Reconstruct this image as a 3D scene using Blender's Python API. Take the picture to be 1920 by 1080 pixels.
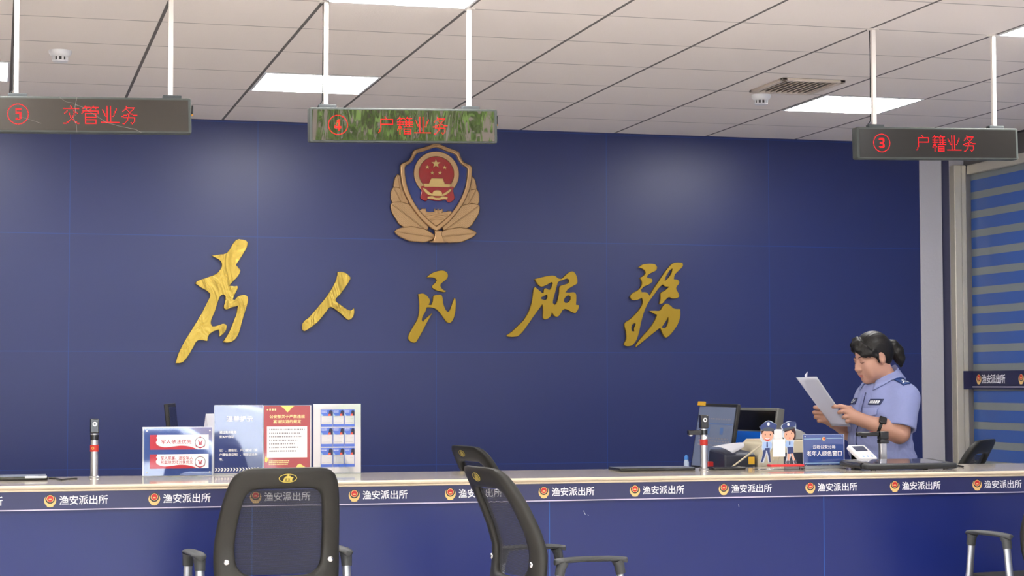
import bpy, bmesh, math, random
import numpy as np
from mathutils import Vector, Matrix, kdtree
from mathutils.bvhtree import BVHTree

random.seed(7)
for o in list(bpy.data.objects):
    bpy.data.objects.remove(o, do_unlink=True)
SC = bpy.context.scene
COL = SC.collection
R_ = math.radians

# ------------------------------------------------------------------ camera
H = 1.26                                   # eye height above the floor
F_PX, YAW, PITCH, ROLL = 3587.3, .2629, .0502, -.0019
_cy, _sy = math.cos(YAW), math.sin(YAW)
FW = Vector((_sy*math.cos(PITCH), _cy*math.cos(PITCH), math.sin(PITCH)))
_r0 = Vector((_cy, -_sy, 0)); _u0 = _r0.cross(FW)
RT = _r0*math.cos(ROLL) + _u0*math.sin(ROLL)
UP = -_r0*math.sin(ROLL) + _u0*math.cos(ROLL)
camd = bpy.data.cameras.new('camera'); cam = bpy.data.objects.new('camera', camd); COL.objects.link(cam)
m3 = Matrix((RT, UP, -FW)).transposed()
cam.matrix_world = Matrix.Translation((0, 0, H)) @ m3.to_4x4()
camd.sensor_width = 36; camd.lens = F_PX/1920*36; camd.clip_start = .05; camd.clip_end = 300
SC.camera = cam

# ------------------------------------------------------------------ daylight and exposure
SC.view_settings.view_transform = 'Standard'; SC.view_settings.look = 'None'
SC.view_settings.gamma = 1; SC.view_settings.use_curve_mapping = False
SC.view_settings.exposure = 0.22
SKY_STRENGTH, PANEL_STRENGTH, SUN_STRENGTH = 16.0, 27.0, 9.0
w = bpy.data.worlds.new('sky'); SC.world = w; w.use_nodes = True
nt = w.node_tree; nt.nodes.clear()
out = nt.nodes.new('ShaderNodeOutputWorld'); bg = nt.nodes.new('ShaderNodeBackground')
tc = nt.nodes.new('ShaderNodeTexCoord'); sep = nt.nodes.new('ShaderNodeSeparateXYZ'); cr = nt.nodes.new('ShaderNodeValToRGB')
nt.links.new(tc.outputs['Generated'], sep.inputs[0]); nt.links.new(sep.outputs['Z'], cr.inputs[0])
cr.color_ramp.elements[0].position = 0.0; cr.color_ramp.elements[0].color = (1, .98, .95, 1)
cr.color_ramp.elements[1].position = .6; cr.color_ramp.elements[1].color = (.72, .84, 1, 1)
nt.links.new(cr.outputs[0], bg.inputs[0]); bg.inputs[1].default_value = SKY_STRENGTH
nt.links.new(bg.outputs[0], out.inputs[0])
sd = bpy.data.lights.new('sun', 'SUN'); sd.energy = SUN_STRENGTH; sd.angle = R_(2); sd.color = (1, .95, .86)
sun = bpy.data.objects.new('sun', sd); COL.objects.link(sun)
sun.rotation_euler = (R_(38), 0, R_(150))    # high, from over the building: lights the street, not the hall
# the wide shop-front opening the daylight comes through (a light portal: guides sky sampling, adds no light)
pd = bpy.data.lights.new('entrance_daylight', 'AREA'); pd.shape = 'RECTANGLE'; pd.size = 9.4; pd.size_y = 2.55
po = bpy.data.objects.new('entrance_daylight', pd); COL.objects.link(po); po.location = (.7, -1.55, 1.3)
po.rotation_euler = (R_(90), 0, 0); pd.cycles.is_portal = True

# ------------------------------------------------------------------ pixel -> world
def ray(px, py): return FW + RT*((px-960)/F_PX) - UP*((py-540)/F_PX)
def P(px, py, Y):                          # photo pixel on the plane at depth Y
    d = ray(px, py); return d*(Y/d.y) + Vector((0, 0, H))
def PZ(px, py, z):                         # photo pixel on the level z
    d = ray(px, py); return d*((z-H)/d.z) + Vector((0, 0, H))

# ------------------------------------------------------------------ materials
def lin(c):
    return tuple((x/255/12.92 if x/255 <= .04045 else ((x/255+.055)/1.055)**2.4) for x in c)
MAT = {}
def mat(name, rgb, rough=.5, metal=0, coat=0, spec=.5, emit=0, alpha=1, bump=None, trans=0, sheen=0):
    m = bpy.data.materials.new(name); m.use_nodes = True
    b = m.node_tree.nodes['Principled BSDF']; c = lin(rgb) + (1,)
    b.inputs['Base Color'].default_value = c; b.inputs['Roughness'].default_value = rough
    b.inputs['Metallic'].default_value = metal; b.inputs['Coat Weight'].default_value = coat
    b.inputs['Coat Roughness'].default_value = .03; b.inputs['Specular IOR Level'].default_value = spec
    if trans: b.inputs['Transmission Weight'].default_value = trans
    if sheen: b.inputs['Sheen Weight'].default_value = sheen
    if emit:
        b.inputs['Emission Color'].default_value = c; b.inputs['Emission Strength'].default_value = emit
    if bump:
        n = m.node_tree.nodes; t = n.new('ShaderNodeTexCoord'); mp = n.new('ShaderNodeMapping'); z = n.new('ShaderNodeTexNoise'); bp = n.new('ShaderNodeBump')
        mp.inputs['Scale'].default_value = bump.get('s', (1, 1, 1)); z.inputs['Scale'].default_value = bump['scale']; z.inputs['Detail'].default_value = bump.get('detail', 2)
        z.inputs['Distortion'].default_value = bump.get('dist', 0)
        bp.inputs['Strength'].default_value = bump['k']; bp.inputs['Distance'].default_value = bump.get('d', .01)
        L = m.node_tree.links; L.new(t.outputs['Object'], mp.inputs[0]); L.new(mp.outputs[0], z.inputs['Vector']); L.new(z.outputs[0], bp.inputs['Height']); L.new(bp.outputs[0], b.inputs['Normal'])
    MAT[name] = m
    return m
def bs(m): return m.node_tree.nodes['Principled BSDF']
def N(m, typ, **kw):
    n = m.node_tree.nodes.new(typ)
    for k, v in kw.items(): setattr(n, k, v)
    return n
def math_(m, op, a, b=None, c=None):
    n = N(m, 'ShaderNodeMath', operation=op)
    for i, v in enumerate((a, b, c)):
        if v is None: continue
        if isinstance(v, (int, float)): n.inputs[i].default_value = v
        else: m.node_tree.links.new(v, n.inputs[i])
    return n.outputs[0]
def grid_line(m, coord, origin, pitch, half):  # 1 on a line of the grid
    t = math_(m, 'SUBTRACT', coord, origin - pitch/2)
    t = math_(m, 'MODULO', math_(m, 'ADD', t, pitch*100), pitch)
    t = math_(m, 'ABSOLUTE', math_(m, 'SUBTRACT', t, pitch/2))
    return math_(m, 'LESS_THAN', t, half)
def mixcol(m, fac, a, b):
    n = N(m, 'ShaderNodeMix', data_type='RGBA')
    L = m.node_tree.links
    if isinstance(fac, (int, float)): n.inputs[0].default_value = fac
    else: L.new(fac, n.inputs[0])
    for i, v in ((6, a), (7, b)):
        if isinstance(v, tuple): n.inputs[i].default_value = lin(v) + (1,)
        else: L.new(v, n.inputs[i])
    return n.outputs[2]
def xyz(m):
    t = N(m, 'ShaderNodeTexCoord'); s = N(m, 'ShaderNodeSeparateXYZ'); m.node_tree.links.new(t.outputs['Object'], s.inputs[0])
    return s.outputs

# ------------------------------------------------------------------ mesh builder
class MB:
    def __init__(s): s.v = []; s.f = []; s.m = []; s.mi = 0
    def add(s, vs, fs, mi=None):
        b = len(s.v); s.v += [tuple(x) for x in vs]; s.f += [tuple(i+b for i in f) for f in fs]; s.m += [s.mi if mi is None else mi]*len(fs); return s
    def box(s, lo, hi, mi=None, M=None):
        x0, y0, z0 = lo; x1, y1, z1 = hi
        vs = [Vector(p) for p in ((x0,y0,z0),(x1,y0,z0),(x1,y1,z0),(x0,y1,z0),(x0,y0,z1),(x1,y0,z1),(x1,y1,z1),(x0,y1,z1))]
        if M: vs = [M @ p for p in vs]
        return s.add(vs, [(3,2,1,0),(4,5,6,7),(0,1,5,4),(1,2,6,5),(2,3,7,6),(3,0,4,7)], mi)
    def cbox(s, c, d, mi=None, M=None): return s.box([c[i]-d[i]/2 for i in range(3)], [c[i]+d[i]/2 for i in range(3)], mi, M)
    def tube(s, path, r, seg=12, mi=None, flat=1.0, cap=True, up=(0, 0, 1)):
        pts = [Vector(p) for p in path]; n = len(pts); vs = []; fs = []
        rs = r if isinstance(r, (list, tuple)) else [r]*n
        for i, p in enumerate(pts):
            t = (pts[min(i+1, n-1)] - pts[max(i-1, 0)]).normalized()
            u = Vector(up); u = (u - t*u.dot(t))
            if u.length < 1e-4: u = Vector((1, 0, 0)) - t*t.x
            u.normalize(); b = t.cross(u)
            for k in range(seg):
                a = 2*math.pi*k/seg; vs.append(p + u*math.cos(a)*rs[i]*flat + b*math.sin(a)*rs[i])
        for i in range(n-1):
            for k in range(seg):
                k2 = (k+1) % seg; fs.append((i*seg+k, i*seg+k2, (i+1)*seg+k2, (i+1)*seg+k))
        if cap: fs += [tuple(range(seg))[::-1], tuple((n-1)*seg+k for k in range(seg))]
        return s.add(vs, fs, mi)
    def lathe(s, prof, seg=24, c=(0, 0, 0), mi=None, M=None):   # prof: (radius, z)
        vs = []; fs = []; n = len(prof)
        for r, z in prof:
            for k in range(seg):
                a = 2*math.pi*k/seg; p = Vector((r*math.cos(a), r*math.sin(a), z))
                if M: p = M @ p
                vs.append(p + Vector(c))
        for i in range(n-1):
            for k in range(seg):
                k2 = (k+1) % seg; fs.append((i*seg+k, i*seg+k2, (i+1)*seg+k2, (i+1)*seg+k))
        fs += [tuple(range(seg))[::-1], tuple((n-1)*seg+k for k in range(seg))]
        return s.add(vs, fs, mi)
    def ball(s, c, r, seg=16, mi=None, M=None):
        rr = r if isinstance(r, (tuple, list)) else (r, r, r); n = seg//2; vs = []; fs = []
        for i in range(1, n):
            t = math.pi*i/n
            for k in range(seg):
                a = 2*math.pi*k/seg; vs.append(Vector((rr[0]*math.sin(t)*math.cos(a), rr[1]*math.sin(t)*math.sin(a), -rr[2]*math.cos(t))))
        vs += [Vector((0, 0, -rr[2])), Vector((0, 0, rr[2]))]; b = (n-1)*seg
        for i in range(n-2):
            for k in range(seg):
                k2 = (k+1) % seg; fs.append((i*seg+k, i*seg+k2, (i+1)*seg+k2, (i+1)*seg+k))
        for k in range(seg):
            k2 = (k+1) % seg; fs.append((b, k2, k)); fs.append((b+1, (n-2)*seg+k, (n-2)*seg+k2))
        if M: vs = [M @ p for p in vs]
        return s.add([p + Vector(c) for p in vs], fs, mi)
    def mesh(s, me, M=None, mi=None):
        vs = [v.co.copy() for v in me.vertices]
        if M: vs = [M @ p for p in vs]
        b = len(s.v); s.v += [tuple(p) for p in vs]
        for p in me.polygons: s.f.append(tuple(i+b for i in p.vertices)); s.m.append((p.material_index if mi is None else mi))
        return s
    def xf(s, M): s.v = [tuple(M @ Vector(p)) for p in s.v]; return s
    def build(s, name, mats, parent=None, bevel=0, smooth=True, angle=35, subd=0, seg=2, loc=None, rot=None):
        me = bpy.data.meshes.new(name); me.from_pydata(s.v, [], s.f)
        for m_ in (mats if isinstance(mats, (list, tuple)) else [mats]): me.materials.append(MAT[m_] if isinstance(m_, str) else m_)
        for i, p in enumerate(me.polygons): p.material_index = min(s.m[i], len(me.materials)-1)
        me.validate(); me.update()
        if smooth:
            for p in me.polygons: p.use_smooth = True
            me.set_sharp_from_angle(angle=R_(angle))
        o = bpy.data.objects.new(name, me); COL.objects.link(o)
        if parent: o.parent = parent
        if loc: o.location = loc
        if rot: o.rotation_euler = rot
        if bevel:
            b = o.modifiers.new('bevel', 'BEVEL'); b.width = bevel; b.segments = seg; b.limit_method = 'ANGLE'; b.angle_limit = R_(40); b.harden_normals = False
        if subd:
            b = o.modifiers.new('subdivision', 'SUBSURF'); b.levels = subd; b.render_levels = subd
        return o

def tag(o, label=None, cat=None, group=None, kind=None):
    if label: o['label'] = label
    if cat: o['category'] = cat
    if group: o['group'] = group
    if kind: o['kind'] = kind
    return o
def empty(name, loc, rz=0, label=None, cat=None, group=None, kind=None):
    o = bpy.data.objects.new(name, None); COL.objects.link(o); o.location = loc; o.rotation_euler = (0, 0, rz); o.empty_display_size = .1
    return tag(o, label, cat, group, kind)
def copy_tree(o, parent=None):
    c = o.copy(); COL.objects.link(c)
    if parent: c.parent = parent
    for ch in list(o.children): copy_tree(ch, c)
    return c

def curve_to_mesh(c):
    o = bpy.data.objects.new('tmp', c); COL.objects.link(o)
    dg = bpy.context.evaluated_depsgraph_get(); dg.update()
    me = bpy.data.meshes.new_from_object(o.evaluated_get(dg))
    bpy.data.objects.remove(o); return me
def text_mesh(body, size=1.0, depth=0.0, bold=0.0, align='LEFT', spacing=1.0, line=1.0, res=2):
    c = bpy.data.curves.new('t', 'FONT'); c.body = body; c.size = size; c.extrude = depth; c.offset = bold; c.resolution_u = res
    c.align_x = align; c.space_character = spacing; c.space_line = line
    me = curve_to_mesh(c); bpy.data.curves.remove(c); return me
STAND = Matrix.Rotation(R_(90), 4, 'X')      # lay an XY drawing up into the XZ plane, facing -Y
def smooth_loop(pts, sub=4, sharp=65):
    n = len(pts); P_ = [Vector((p[0], p[1])) for p in pts]; outp = []
    def corner(i):
        a = P_[i]-P_[i-1]; b = P_[(i+1) % n]-P_[i]
        return a.length < 1e-9 or b.length < 1e-9 or a.angle(b) > R_(sharp)
    for i in range(n):
        p0, p1, p2, p3 = P_[i-1], P_[i], P_[(i+1) % n], P_[(i+2) % n]
        L = (p2-p1).length
        def tan(a, b, c_):  # tangent at b scaled to segment
            t = (c_-a); 
            return t.normalized()*L if t.length > 1e-9 else t
        t1 = (p2-p1) if corner(i) else tan(p0, p1, p2)
        t2 = (p2-p1) if corner((i+1) % n) else tan(p1, p2, p3)
        for k in range(sub):
            s = k/sub; h00 = 2*s**3-3*s*s+1; h10 = s**3-2*s*s+s; h01 = -2*s**3+3*s*s; h11 = s**3-s*s
            outp.append(p1*h00 + t1*h10 + p2*h01 + t2*h11)
    return outp
def plate(loops, depth, bevel=0, sub=4, smooth=True, sharp=65):
    """extruded plate from 2-D loops (even-odd holes); mesh in XY, z from -depth/2 to depth/2"""
    c = bpy.data.curves.new('pl', 'CURVE'); c.dimensions = '2D'; c.fill_mode = 'BOTH'
    c.extrude = max(depth/2-bevel, 0); c.bevel_depth = bevel; c.bevel_resolution = 2; c.offset = -bevel
    for lp in loops:
        q = smooth_loop(lp, sub, sharp) if smooth else [Vector((p[0], p[1])) for p in lp]
        sp = c.splines.new('POLY'); sp.points.add(len(q)-1); sp.use_cyclic_u = True
        for i, p in enumerate(q): sp.points[i].co = (p.x, p.y, 0, 1)
    me = curve_to_mesh(c); bpy.data.curves.remove(c); return me
def ellipse(cx, cy, rx, ry, n=24, a0=0): return [(cx+rx*math.cos(2*math.pi*k/n+a0), cy+ry*math.sin(2*math.pi*k/n+a0)) for k in range(n)]
def star(cx, cy, r, rot=math.pi/2): return [(cx+(r if k % 2 == 0 else r*.4)*math.cos(rot+k*math.pi/5), cy+(r if k % 2 == 0 else r*.4)*math.sin(rot+k*math.pi/5)) for k in range(10)]
def rrect(x0, y0, x1, y1, r, n=5):
    o = []
    for cx, cy, a in ((x1-r, y1-r, 0), (x0+r, y1-r, 90), (x0+r, y0+r, 180), (x1-r, y0+r, 270)):
        for k in range(n+1): t = R_(a+90*k/n); o.append((cx+r*math.cos(t), cy+r*math.sin(t)))
    return o
# ------------------------------------------------------------------ the room
CEIL = H + 1.5414; GX, GY, T = .6539, 7.5768, .6
WALL_Y, XR, XL, YF = 11.1414, 6.036, -5.0, -1.5
CT_Z, CT_Y0, CT_Y1 = H - .3838, 7.55, 8.26

m = mat('ceiling_tile', (226, 216, 208), .85, bump=dict(scale=140, k=.25, d=.004))
s = xyz(m); gx = grid_line(m, s[0], GX, T, .0075); gy = grid_line(m, s[1], GY, T, .0065)
g = math_(m, 'MAXIMUM', gx, math_(m, 'MULTIPLY', gy, .55))
m.node_tree.links.new(mixcol(m, g, (238, 229, 223), (104, 99, 97)), bs(m).inputs['Base Color'])
m = mat('navy_panel', (34, 44, 98), .36, spec=.5)
s = xyz(m); gx = grid_line(m, s[0], .3914, 1.0693, .0021); gy = grid_line(m, s[2], H+.1912, .6693, .0019)
nz = N(m, 'ShaderNodeTexNoise'); nz.inputs['Scale'].default_value = .9; nz.inputs['Detail'].default_value = 4
base = mixcol(m, nz.outputs[0], (28, 39, 90), (33, 46, 102))
m.node_tree.links.new(mixcol(m, math_(m, 'MAXIMUM', gx, gy), base, (17, 56, 128)), bs(m).inputs['Base Color'])
n2 = N(m, 'ShaderNodeTexNoise'); n2.inputs['Scale'].default_value = 2.2; n2.inputs['Detail'].default_value = 3
rr = N(m, 'ShaderNodeMapRange'); rr.inputs['To Min'].default_value = .30; rr.inputs['To Max'].default_value = .44
m.node_tree.links.new(n2.outputs[0], rr.inputs[0]); m.node_tree.links.new(rr.outputs[0], bs(m).inputs['Roughness'])
m = mat('floor_tile', (215, 208, 198), .18)
s = xyz(m); g = math_(m, 'MAXIMUM', grid_line(m, s[0], 0, .8, .002), grid_line(m, s[1], 0, .8, .002))
m.node_tree.links.new(mixcol(m, g, (236, 229, 220), (140, 136, 130)), bs(m).inputs['Base Color'])
mat('grey_paint', (182, 180, 186), .6, bump=dict(scale=60, k=.1)); mat('white_paint', (205, 200, 194), .7); mat('dark_header', (84, 82, 82), .45)
mat('navy_trim', (52, 54, 84), .4); mat('steel', (206, 200, 186), .42, metal=.35); mat('dark_gap', (40, 40, 44), .6)
mat('pavement', (120, 118, 116), .85); mat('stucco', (160, 138, 126), .8)
m = mat('striped_film', (120, 128, 132), .32, spec=.5)
s = xyz(m); st = math_(m, 'MODULO', math_(m, 'ADD', s[2], .1227*50 - P(1817, 682.6, 11.1).z), .1227)
st = math_(m, 'LESS_THAN', st, .0757)
m.node_tree.links.new(mixcol(m, st, (126, 133, 135), (56, 92, 164)), bs(m).inputs['Base Color'])

def struct(name, mb, mats, **kw):
    o = mb.build(name, mats, **kw); o['kind'] = 'structure'; return o
struct('floor', MB().box((XL, YF, -.1), (XR+.2, WALL_Y, 0)), 'floor_tile')
struct('ceiling', MB().box((XL, YF, CEIL), (XR+.2, WALL_Y+.1, CEIL+.1)), 'ceiling_tile')
struct('wall_back', MB().box((XL, WALL_Y, 0), (5.7086, WALL_Y+.1, CEIL)), 'navy_panel')
struct('wall_left', MB().box((XL-.1, YF, 0), (XL, WALL_Y, CEIL)), 'white_paint')
struct('wall_front', MB().box((XL, YF-.2, 2.6), (XR+.2, YF, CEIL+.1)).box((XL-.1, YF-.2, 0), (-4.0, YF, 2.6)).box((5.4, YF-.2, 0), (XR+.2, YF, 2.6)), 'white_paint')
struct('wall_right', MB().box((XR, YF, 0), (XR+.2, 4.4, CEIL)).box((XR+.2, YF, 0), (XR+.3, WALL_Y+.1, CEIL+.1)).box((5.925, WALL_Y+.012, 0), (XR+.2, WALL_Y+.1, CEIL)), 'grey_paint')
struct('trim_1', MB().box((5.7086, WALL_Y-.012, 0), (5.862, WALL_Y+.1, CEIL)), 'grey_paint', bevel=.003)
struct('trim_2', MB().box((5.862, WALL_Y+.01, 0), (5.925, WALL_Y+.1, CEIL)), 'navy_trim')
struct('trim_3', MB().box((XR-.01, 4.4, CEIL-.14), (XR+.2, WALL_Y, CEIL)).box((XR-.016, 4.4, CEIL-.012), (XR-.0101, WALL_Y, CEIL), mi=1), ['dark_header', 'dark_gap'])
# striped glass partition down the right-hand side
wn = empty('window_1', (XR, 8, 0), kind='structure')
f = MB().box((-.108, 3.085, 0), (-.057, 3.15, CEIL-.14)).box((-.054, 3.092, 0), (-.02, 3.15, CEIL-.14)).box((-.02, -3.6, CEIL-.2), (.06, 3.085, CEIL-.14)).box((-.02, -3.6, 0), (.06, 3.085, .1)).box((-.02, -3.6, .1), (.06, -3.52, CEIL-.2)).box((-.02, -.4, .1), (.06, -.32, CEIL-.2))
f.build('window_frame', 'steel', wn, bevel=.004)
for y0, y1 in ((-3.52, -.4), (-.32, 3.092)):
    g = MB().box((.012, y0, .1), (.024, y1, CEIL-.2)).build('pane', 'striped_film', wn); g.location.z = 0
# outside the entrance
struct('ground', MB().box((-25, -40, -.12), (30, YF, -.02)), 'pavement')

# ------------------------------------------------------------------ ceiling lights, detectors, vent
mat('lamp_white', (255, 255, 255), .4, emit=PANEL_STRENGTH); mat('white_plastic', (228, 228, 230), .4); mat('vent_cream', (214, 200, 186), .5); mat('slot_dark', (60, 58, 58), .7)
bs(MAT['lamp_white']).inputs['Emission Color'].default_value = (1, .985, .965, 1)
def panel_light(i, j, label):
    x, y = GX+T*(i+.5), GY+T*(j+.5)
    t = empty('ceiling_light', (x, y, CEIL), label=label, cat='ceiling light', group='square light panels in the ceiling')
    a = .292; b = .280
    fr = MB()
    for lo, hi in (((-a, -a), (a, -b)), ((-a, b), (a, a)), ((-a, -b), (-b, b)), ((b, -b), (a, b))):
        fr.box((lo[0], lo[1], -.004), (hi[0], hi[1], 0))
    fr.build('frame', 'white_plastic', t)
    MB().box((-b, -b, -.003), (b, b, 0)).build('diffuser', 'lamp_white', t)
panel_light(1, 3, 'lit square ceiling panel behind the middle hanging sign, nearest the emblem')
panel_light(6, 3, 'lit square ceiling panel beside the air vent, above the woman')
panel_light(-2, 3, 'lit square ceiling panel cut by the left edge of the photo')
panel_light(1, -1, 'lit square ceiling panel at the top edge between the middle sign\'s two poles')
panel_light(6, -1, 'lit square ceiling panel at the top right corner of the photo')
panel_light(-2, -1, 'lit square ceiling panel just above the photo\'s top left corner')  # out of view, added for extra light
for i, lb in ((-2, 'left'), (1, 'middle'), (6, 'right')): panel_light(i, -5, 'unseen square light panel added to brighten the hall, over the waiting area, %s of its row' % lb)  # unseen row of panels, put in only to light the hall
def detector(px, py, label):
    p = PZ(px, py, CEIL)
    t = empty('smoke_detector', p, label=label, cat='smoke detector', group='smoke detectors on the ceiling')
    MB().lathe([(.0, 0), (.052, 0), (.052, -.012), (.046, -.022), (.036, -.030), (.0, -.030)], 28).build('base', 'white_plastic', t, angle=50)
    MB().lathe([(.0, -.029), (.030, -.029), (.030, -.046), (.0, -.046)], 20).build('sensor_chamber', 'slot_dark', t)
    rb = MB()
    for k in range(10):
        a = 2*math.pi*k/10; rb.box((.029, -.004, -.048), (.036, .004, -.028), M=Matrix.Rotation(a, 4, 'Z'))
    rb.lathe([(0, -.046), (.036, -.046), (.034, -.052), (0, -.053)], 28)
    rb.build('cage', 'white_plastic', t)
detector(113, 95, 'white round smoke detector on the ceiling above the left hanging sign')
detector(1427, 178, 'white round smoke detector on the ceiling beside the square air vent')
va = PZ(1461, 146.5, CEIL); vb = PZ(1411, 168, CEIL); vc = PZ(1579, 152, CEIL); vd = PZ(1525, 172.5, CEIL)
vx0, vx1, vy1, vy0 = (va.x+vb.x)/2, (vc.x+vd.x)/2, (va.y+vc.y)/2, (vb.y+vd.y)/2
vt = empty('air_vent', ((vx0+vx1)/2, (vy0+vy1)/2, CEIL), label='cream slatted square air vent in the ceiling beside a light panel', cat='air vent')
hx, hy = (vx1-vx0)/2, (vy1-vy0)/2
MB().box((-hx, -hy, -.014), (hx, -hy+.03, 0)).box((-hx, hy-.03, -.014), (hx, hy, 0)).box((-hx, -hy+.03, -.014), (-hx+.03, hy-.03, 0)).box((hx-.03, -hy+.03, -.014), (hx, hy-.03, 0)).build('frame', 'vent_cream', vt, bevel=.003)
MB().box((-hx+.03, -hy+.03, -.001), (hx-.03, hy-.03, .0)).build('opening', 'slot_dark', vt)
for k in range(9):
    x = -hx+.05+(2*hx-.1)*k/8
    MB().box((-.0015, -hy+.03, -.0065), (.0015, hy-.03, .0065), M=Matrix.Rotation(R_(35), 4, 'Y')).build('slat', 'vent_cream', vt, loc=(x, 0, -.0072))
# ------------------------------------------------------------------ gold characters on the wall
mat('gold_mirror', (166, 142, 70), .24, metal=1, bump=dict(scale=9, s=(1, 1, .45), k=.35, d=.03, dist=1.2, detail=3))
mat('gold_flat', (162, 132, 36), .42, metal=.55, bump=dict(scale=30, k=.12, d=.01))
mat('gold_edge', (120, 84, 20), .4, metal=.8)
CH = []
CH.append(((320, 440), 4.319, [[(540,38),(605,45),(628,65),(615,110),(570,185),(530,245),(545,262),(565,290),(550,330),(510,375),(477,412),(510,418),(540,415),(546,432),(525,475),(505,525),(520,525),(545,500),(590,488),(622,500),(627,540),(605,620),(580,700),(560,780),(525,845),(480,872),(420,872),(465,805),(500,725),(530,650),(545,578),(500,588),(450,607),(430,590),(440,545),(443,500),(430,485),(405,495),(385,540),(360,620),(330,690),(328,725),(345,742),(400,728),(440,722),(455,742),(440,790),(390,830),(395,800),(388,770),(345,785),(310,815),(298,862),(220,858),(180,920),(130,1000),(90,1037),(40,1042),(60,970),(110,870),(180,755),(250,640),(300,540),(320,490),(300,460),(240,425),(200,395),(215,375),(300,345),(370,315),(410,270),(413,230),(395,205),(330,170),(400,160),(450,150),(480,115),(510,65)]],
  'gold_mirror', 'tallest gold brush character, first on the left of the wall motto'))
CH.append(((560, 500), 8.308, [[(600,85),(660,78),(740,100),(800,155),(808,190),(770,260),(700,360),(650,430),(590,490),(582,535),(650,590),(740,655),(820,680),(862,640),(870,700),(850,780),(790,830),(740,810),(660,735),(590,680),(530,640),(490,632),(440,690),(370,780),(290,870),(200,940),(100,1002),(60,985),(50,930),(80,855),(150,800),(230,710),(320,610),(400,510),(480,400),(550,280),(590,190),(603,120)]],
  'gold_mirror', 'two-stroke gold brush character, second from the left on the wall'))
CH.append(((760, 500), 7.2, [[(292,145),(350,95),(430,62),(510,52),(560,75),(578,120),(560,165),(500,215),(475,250),(490,290),(520,315),(552,322),(540,342),(480,335),(410,315),(365,285),(370,255),(410,215),(425,185),(400,155),(340,145)],
  [(175,370),(240,362),(290,390),(335,460),(318,515),(355,515),(375,460),(385,395),(430,380),(488,378),(505,420),(515,500),(545,580),(575,610),(600,595),(630,520),(665,420),(682,450),(680,580),(660,680),(630,740),(600,758),(560,745),(510,680),(450,600),(400,562),(340,550),(290,550),(275,600),(240,665),(225,720),(240,742),(290,690),(368,625),(330,690),(290,760),(240,860),(160,1000),(130,1025),(80,1015),(42,975),(50,920),(110,810),(170,700),(190,600),(190,480)]],
  'gold_flat', 'gold brush character in two pieces, directly below the police emblem'))
CH.append(((945, 500), 7.713, [[(445,180),(540,155),(640,132),(730,130),(790,170),(840,170),(900,115),(950,80),(1000,70),(1040,110),(1060,170),(1060,240),(1010,275),(930,325),(892,372),(950,375),(1015,370),(1045,400),(1048,470),(1043,550),(1085,555),(1078,610),(1035,675),(980,655),(900,615),(850,630),(820,680),(780,722),(735,715),(697,660),(680,710),(640,750),(595,763),(570,745),(568,660),(565,580),(555,545),(510,610),(430,720),(350,835),(290,920),(220,995),(180,1012),(60,1012),(38,995),(110,945),(200,860),(290,770),(360,650),(400,540),(420,430),(432,340),(445,292),(470,310),(520,350),(550,378),(575,378),(580,320),(610,312),(655,335),(680,320),(708,240),(690,228),(620,265),(545,292),(510,275),(480,240)],
  [(545,470),(540,445),(600,415),(622,405),(630,440),(618,470),(590,480)], [(708,520),(740,380),(770,270),(790,220),(850,195),(915,172),(943,190),(935,232),(880,258),(810,285),(800,370),(785,460),(760,530),(733,552)], [(870,490),(890,445),(930,418),(965,430),(965,470),(930,515),(890,525)]],
  'gold_flat', 'gold brush character with a long left tail, second from the right'))
CH.append(((1165, 485), 6.352, [[(207,102),(260,70),(340,60),(400,68),(428,100),(415,140),(350,175),(312,205),(312,230),(365,240),(375,270),(345,300),(270,335),(235,370),(245,400),(300,402),(340,440),(380,370),(440,280),(500,190),(560,110),(610,60),(660,45),(732,48),(735,90),(690,140),(640,190),(628,245),(675,252),(692,290),(655,350),(690,430),(680,465),(610,475),(570,460),(530,490),(490,535),(455,540),(470,480),(472,410),(520,380),(570,335),(525,332),(495,308),(450,350),(400,420),(340,500),(300,570),(265,660),(235,770),(210,890),(175,980),(120,1038),(50,1038),(35,1015),(62,960),(60,880),(42,775),(110,720),(180,650),(240,570),(258,510),(245,468),(190,492),(130,490),(105,455),(130,415),(200,375),(240,325),(250,280),(225,228),(270,200),(290,165),(270,130)],
  [(520,265),(530,220),(580,140),(612,118),(600,170),(560,230)], [(122,840),(130,790),(165,768),(172,785),(155,820),(155,865),(130,865)],
  [(335,622),(400,620),(465,615),(500,560),(545,535),(590,560),(630,595),(705,600),(705,690),(670,790),(600,890),(545,938),(515,930),(485,870),(465,825),(380,890),(280,970),(175,1055),(180,1020),(260,920),(340,830),(400,740),(428,670),(390,655)], [(480,820),(530,750),(560,695),(562,750),(540,810),(515,828)]],
  'gold_flat', 'rightmost gold brush character on the wall, the most intricate of five'))
for org, sc, loops, mt, lb in CH:
    Yp = WALL_Y-.024
    pts = [[P(org[0]+x/sc, org[1]+y/sc, Yp) for x, y in lp] for lp in loops]
    cx = sum(p.x for p in pts[0])/len(pts[0]); cz = sum(p.z for p in pts[0])/len(pts[0])
    me = plate([[(p.x-cx, p.z-cz) for p in lp] for lp in pts], .022, .002)
    o = MB().mesh(me, STAND).build('wall_character', [mt], angle=30, loc=(cx, WALL_Y-.0115, cz))
    tag(o, lb, 'wall character', 'gold brush characters on the navy wall')

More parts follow.
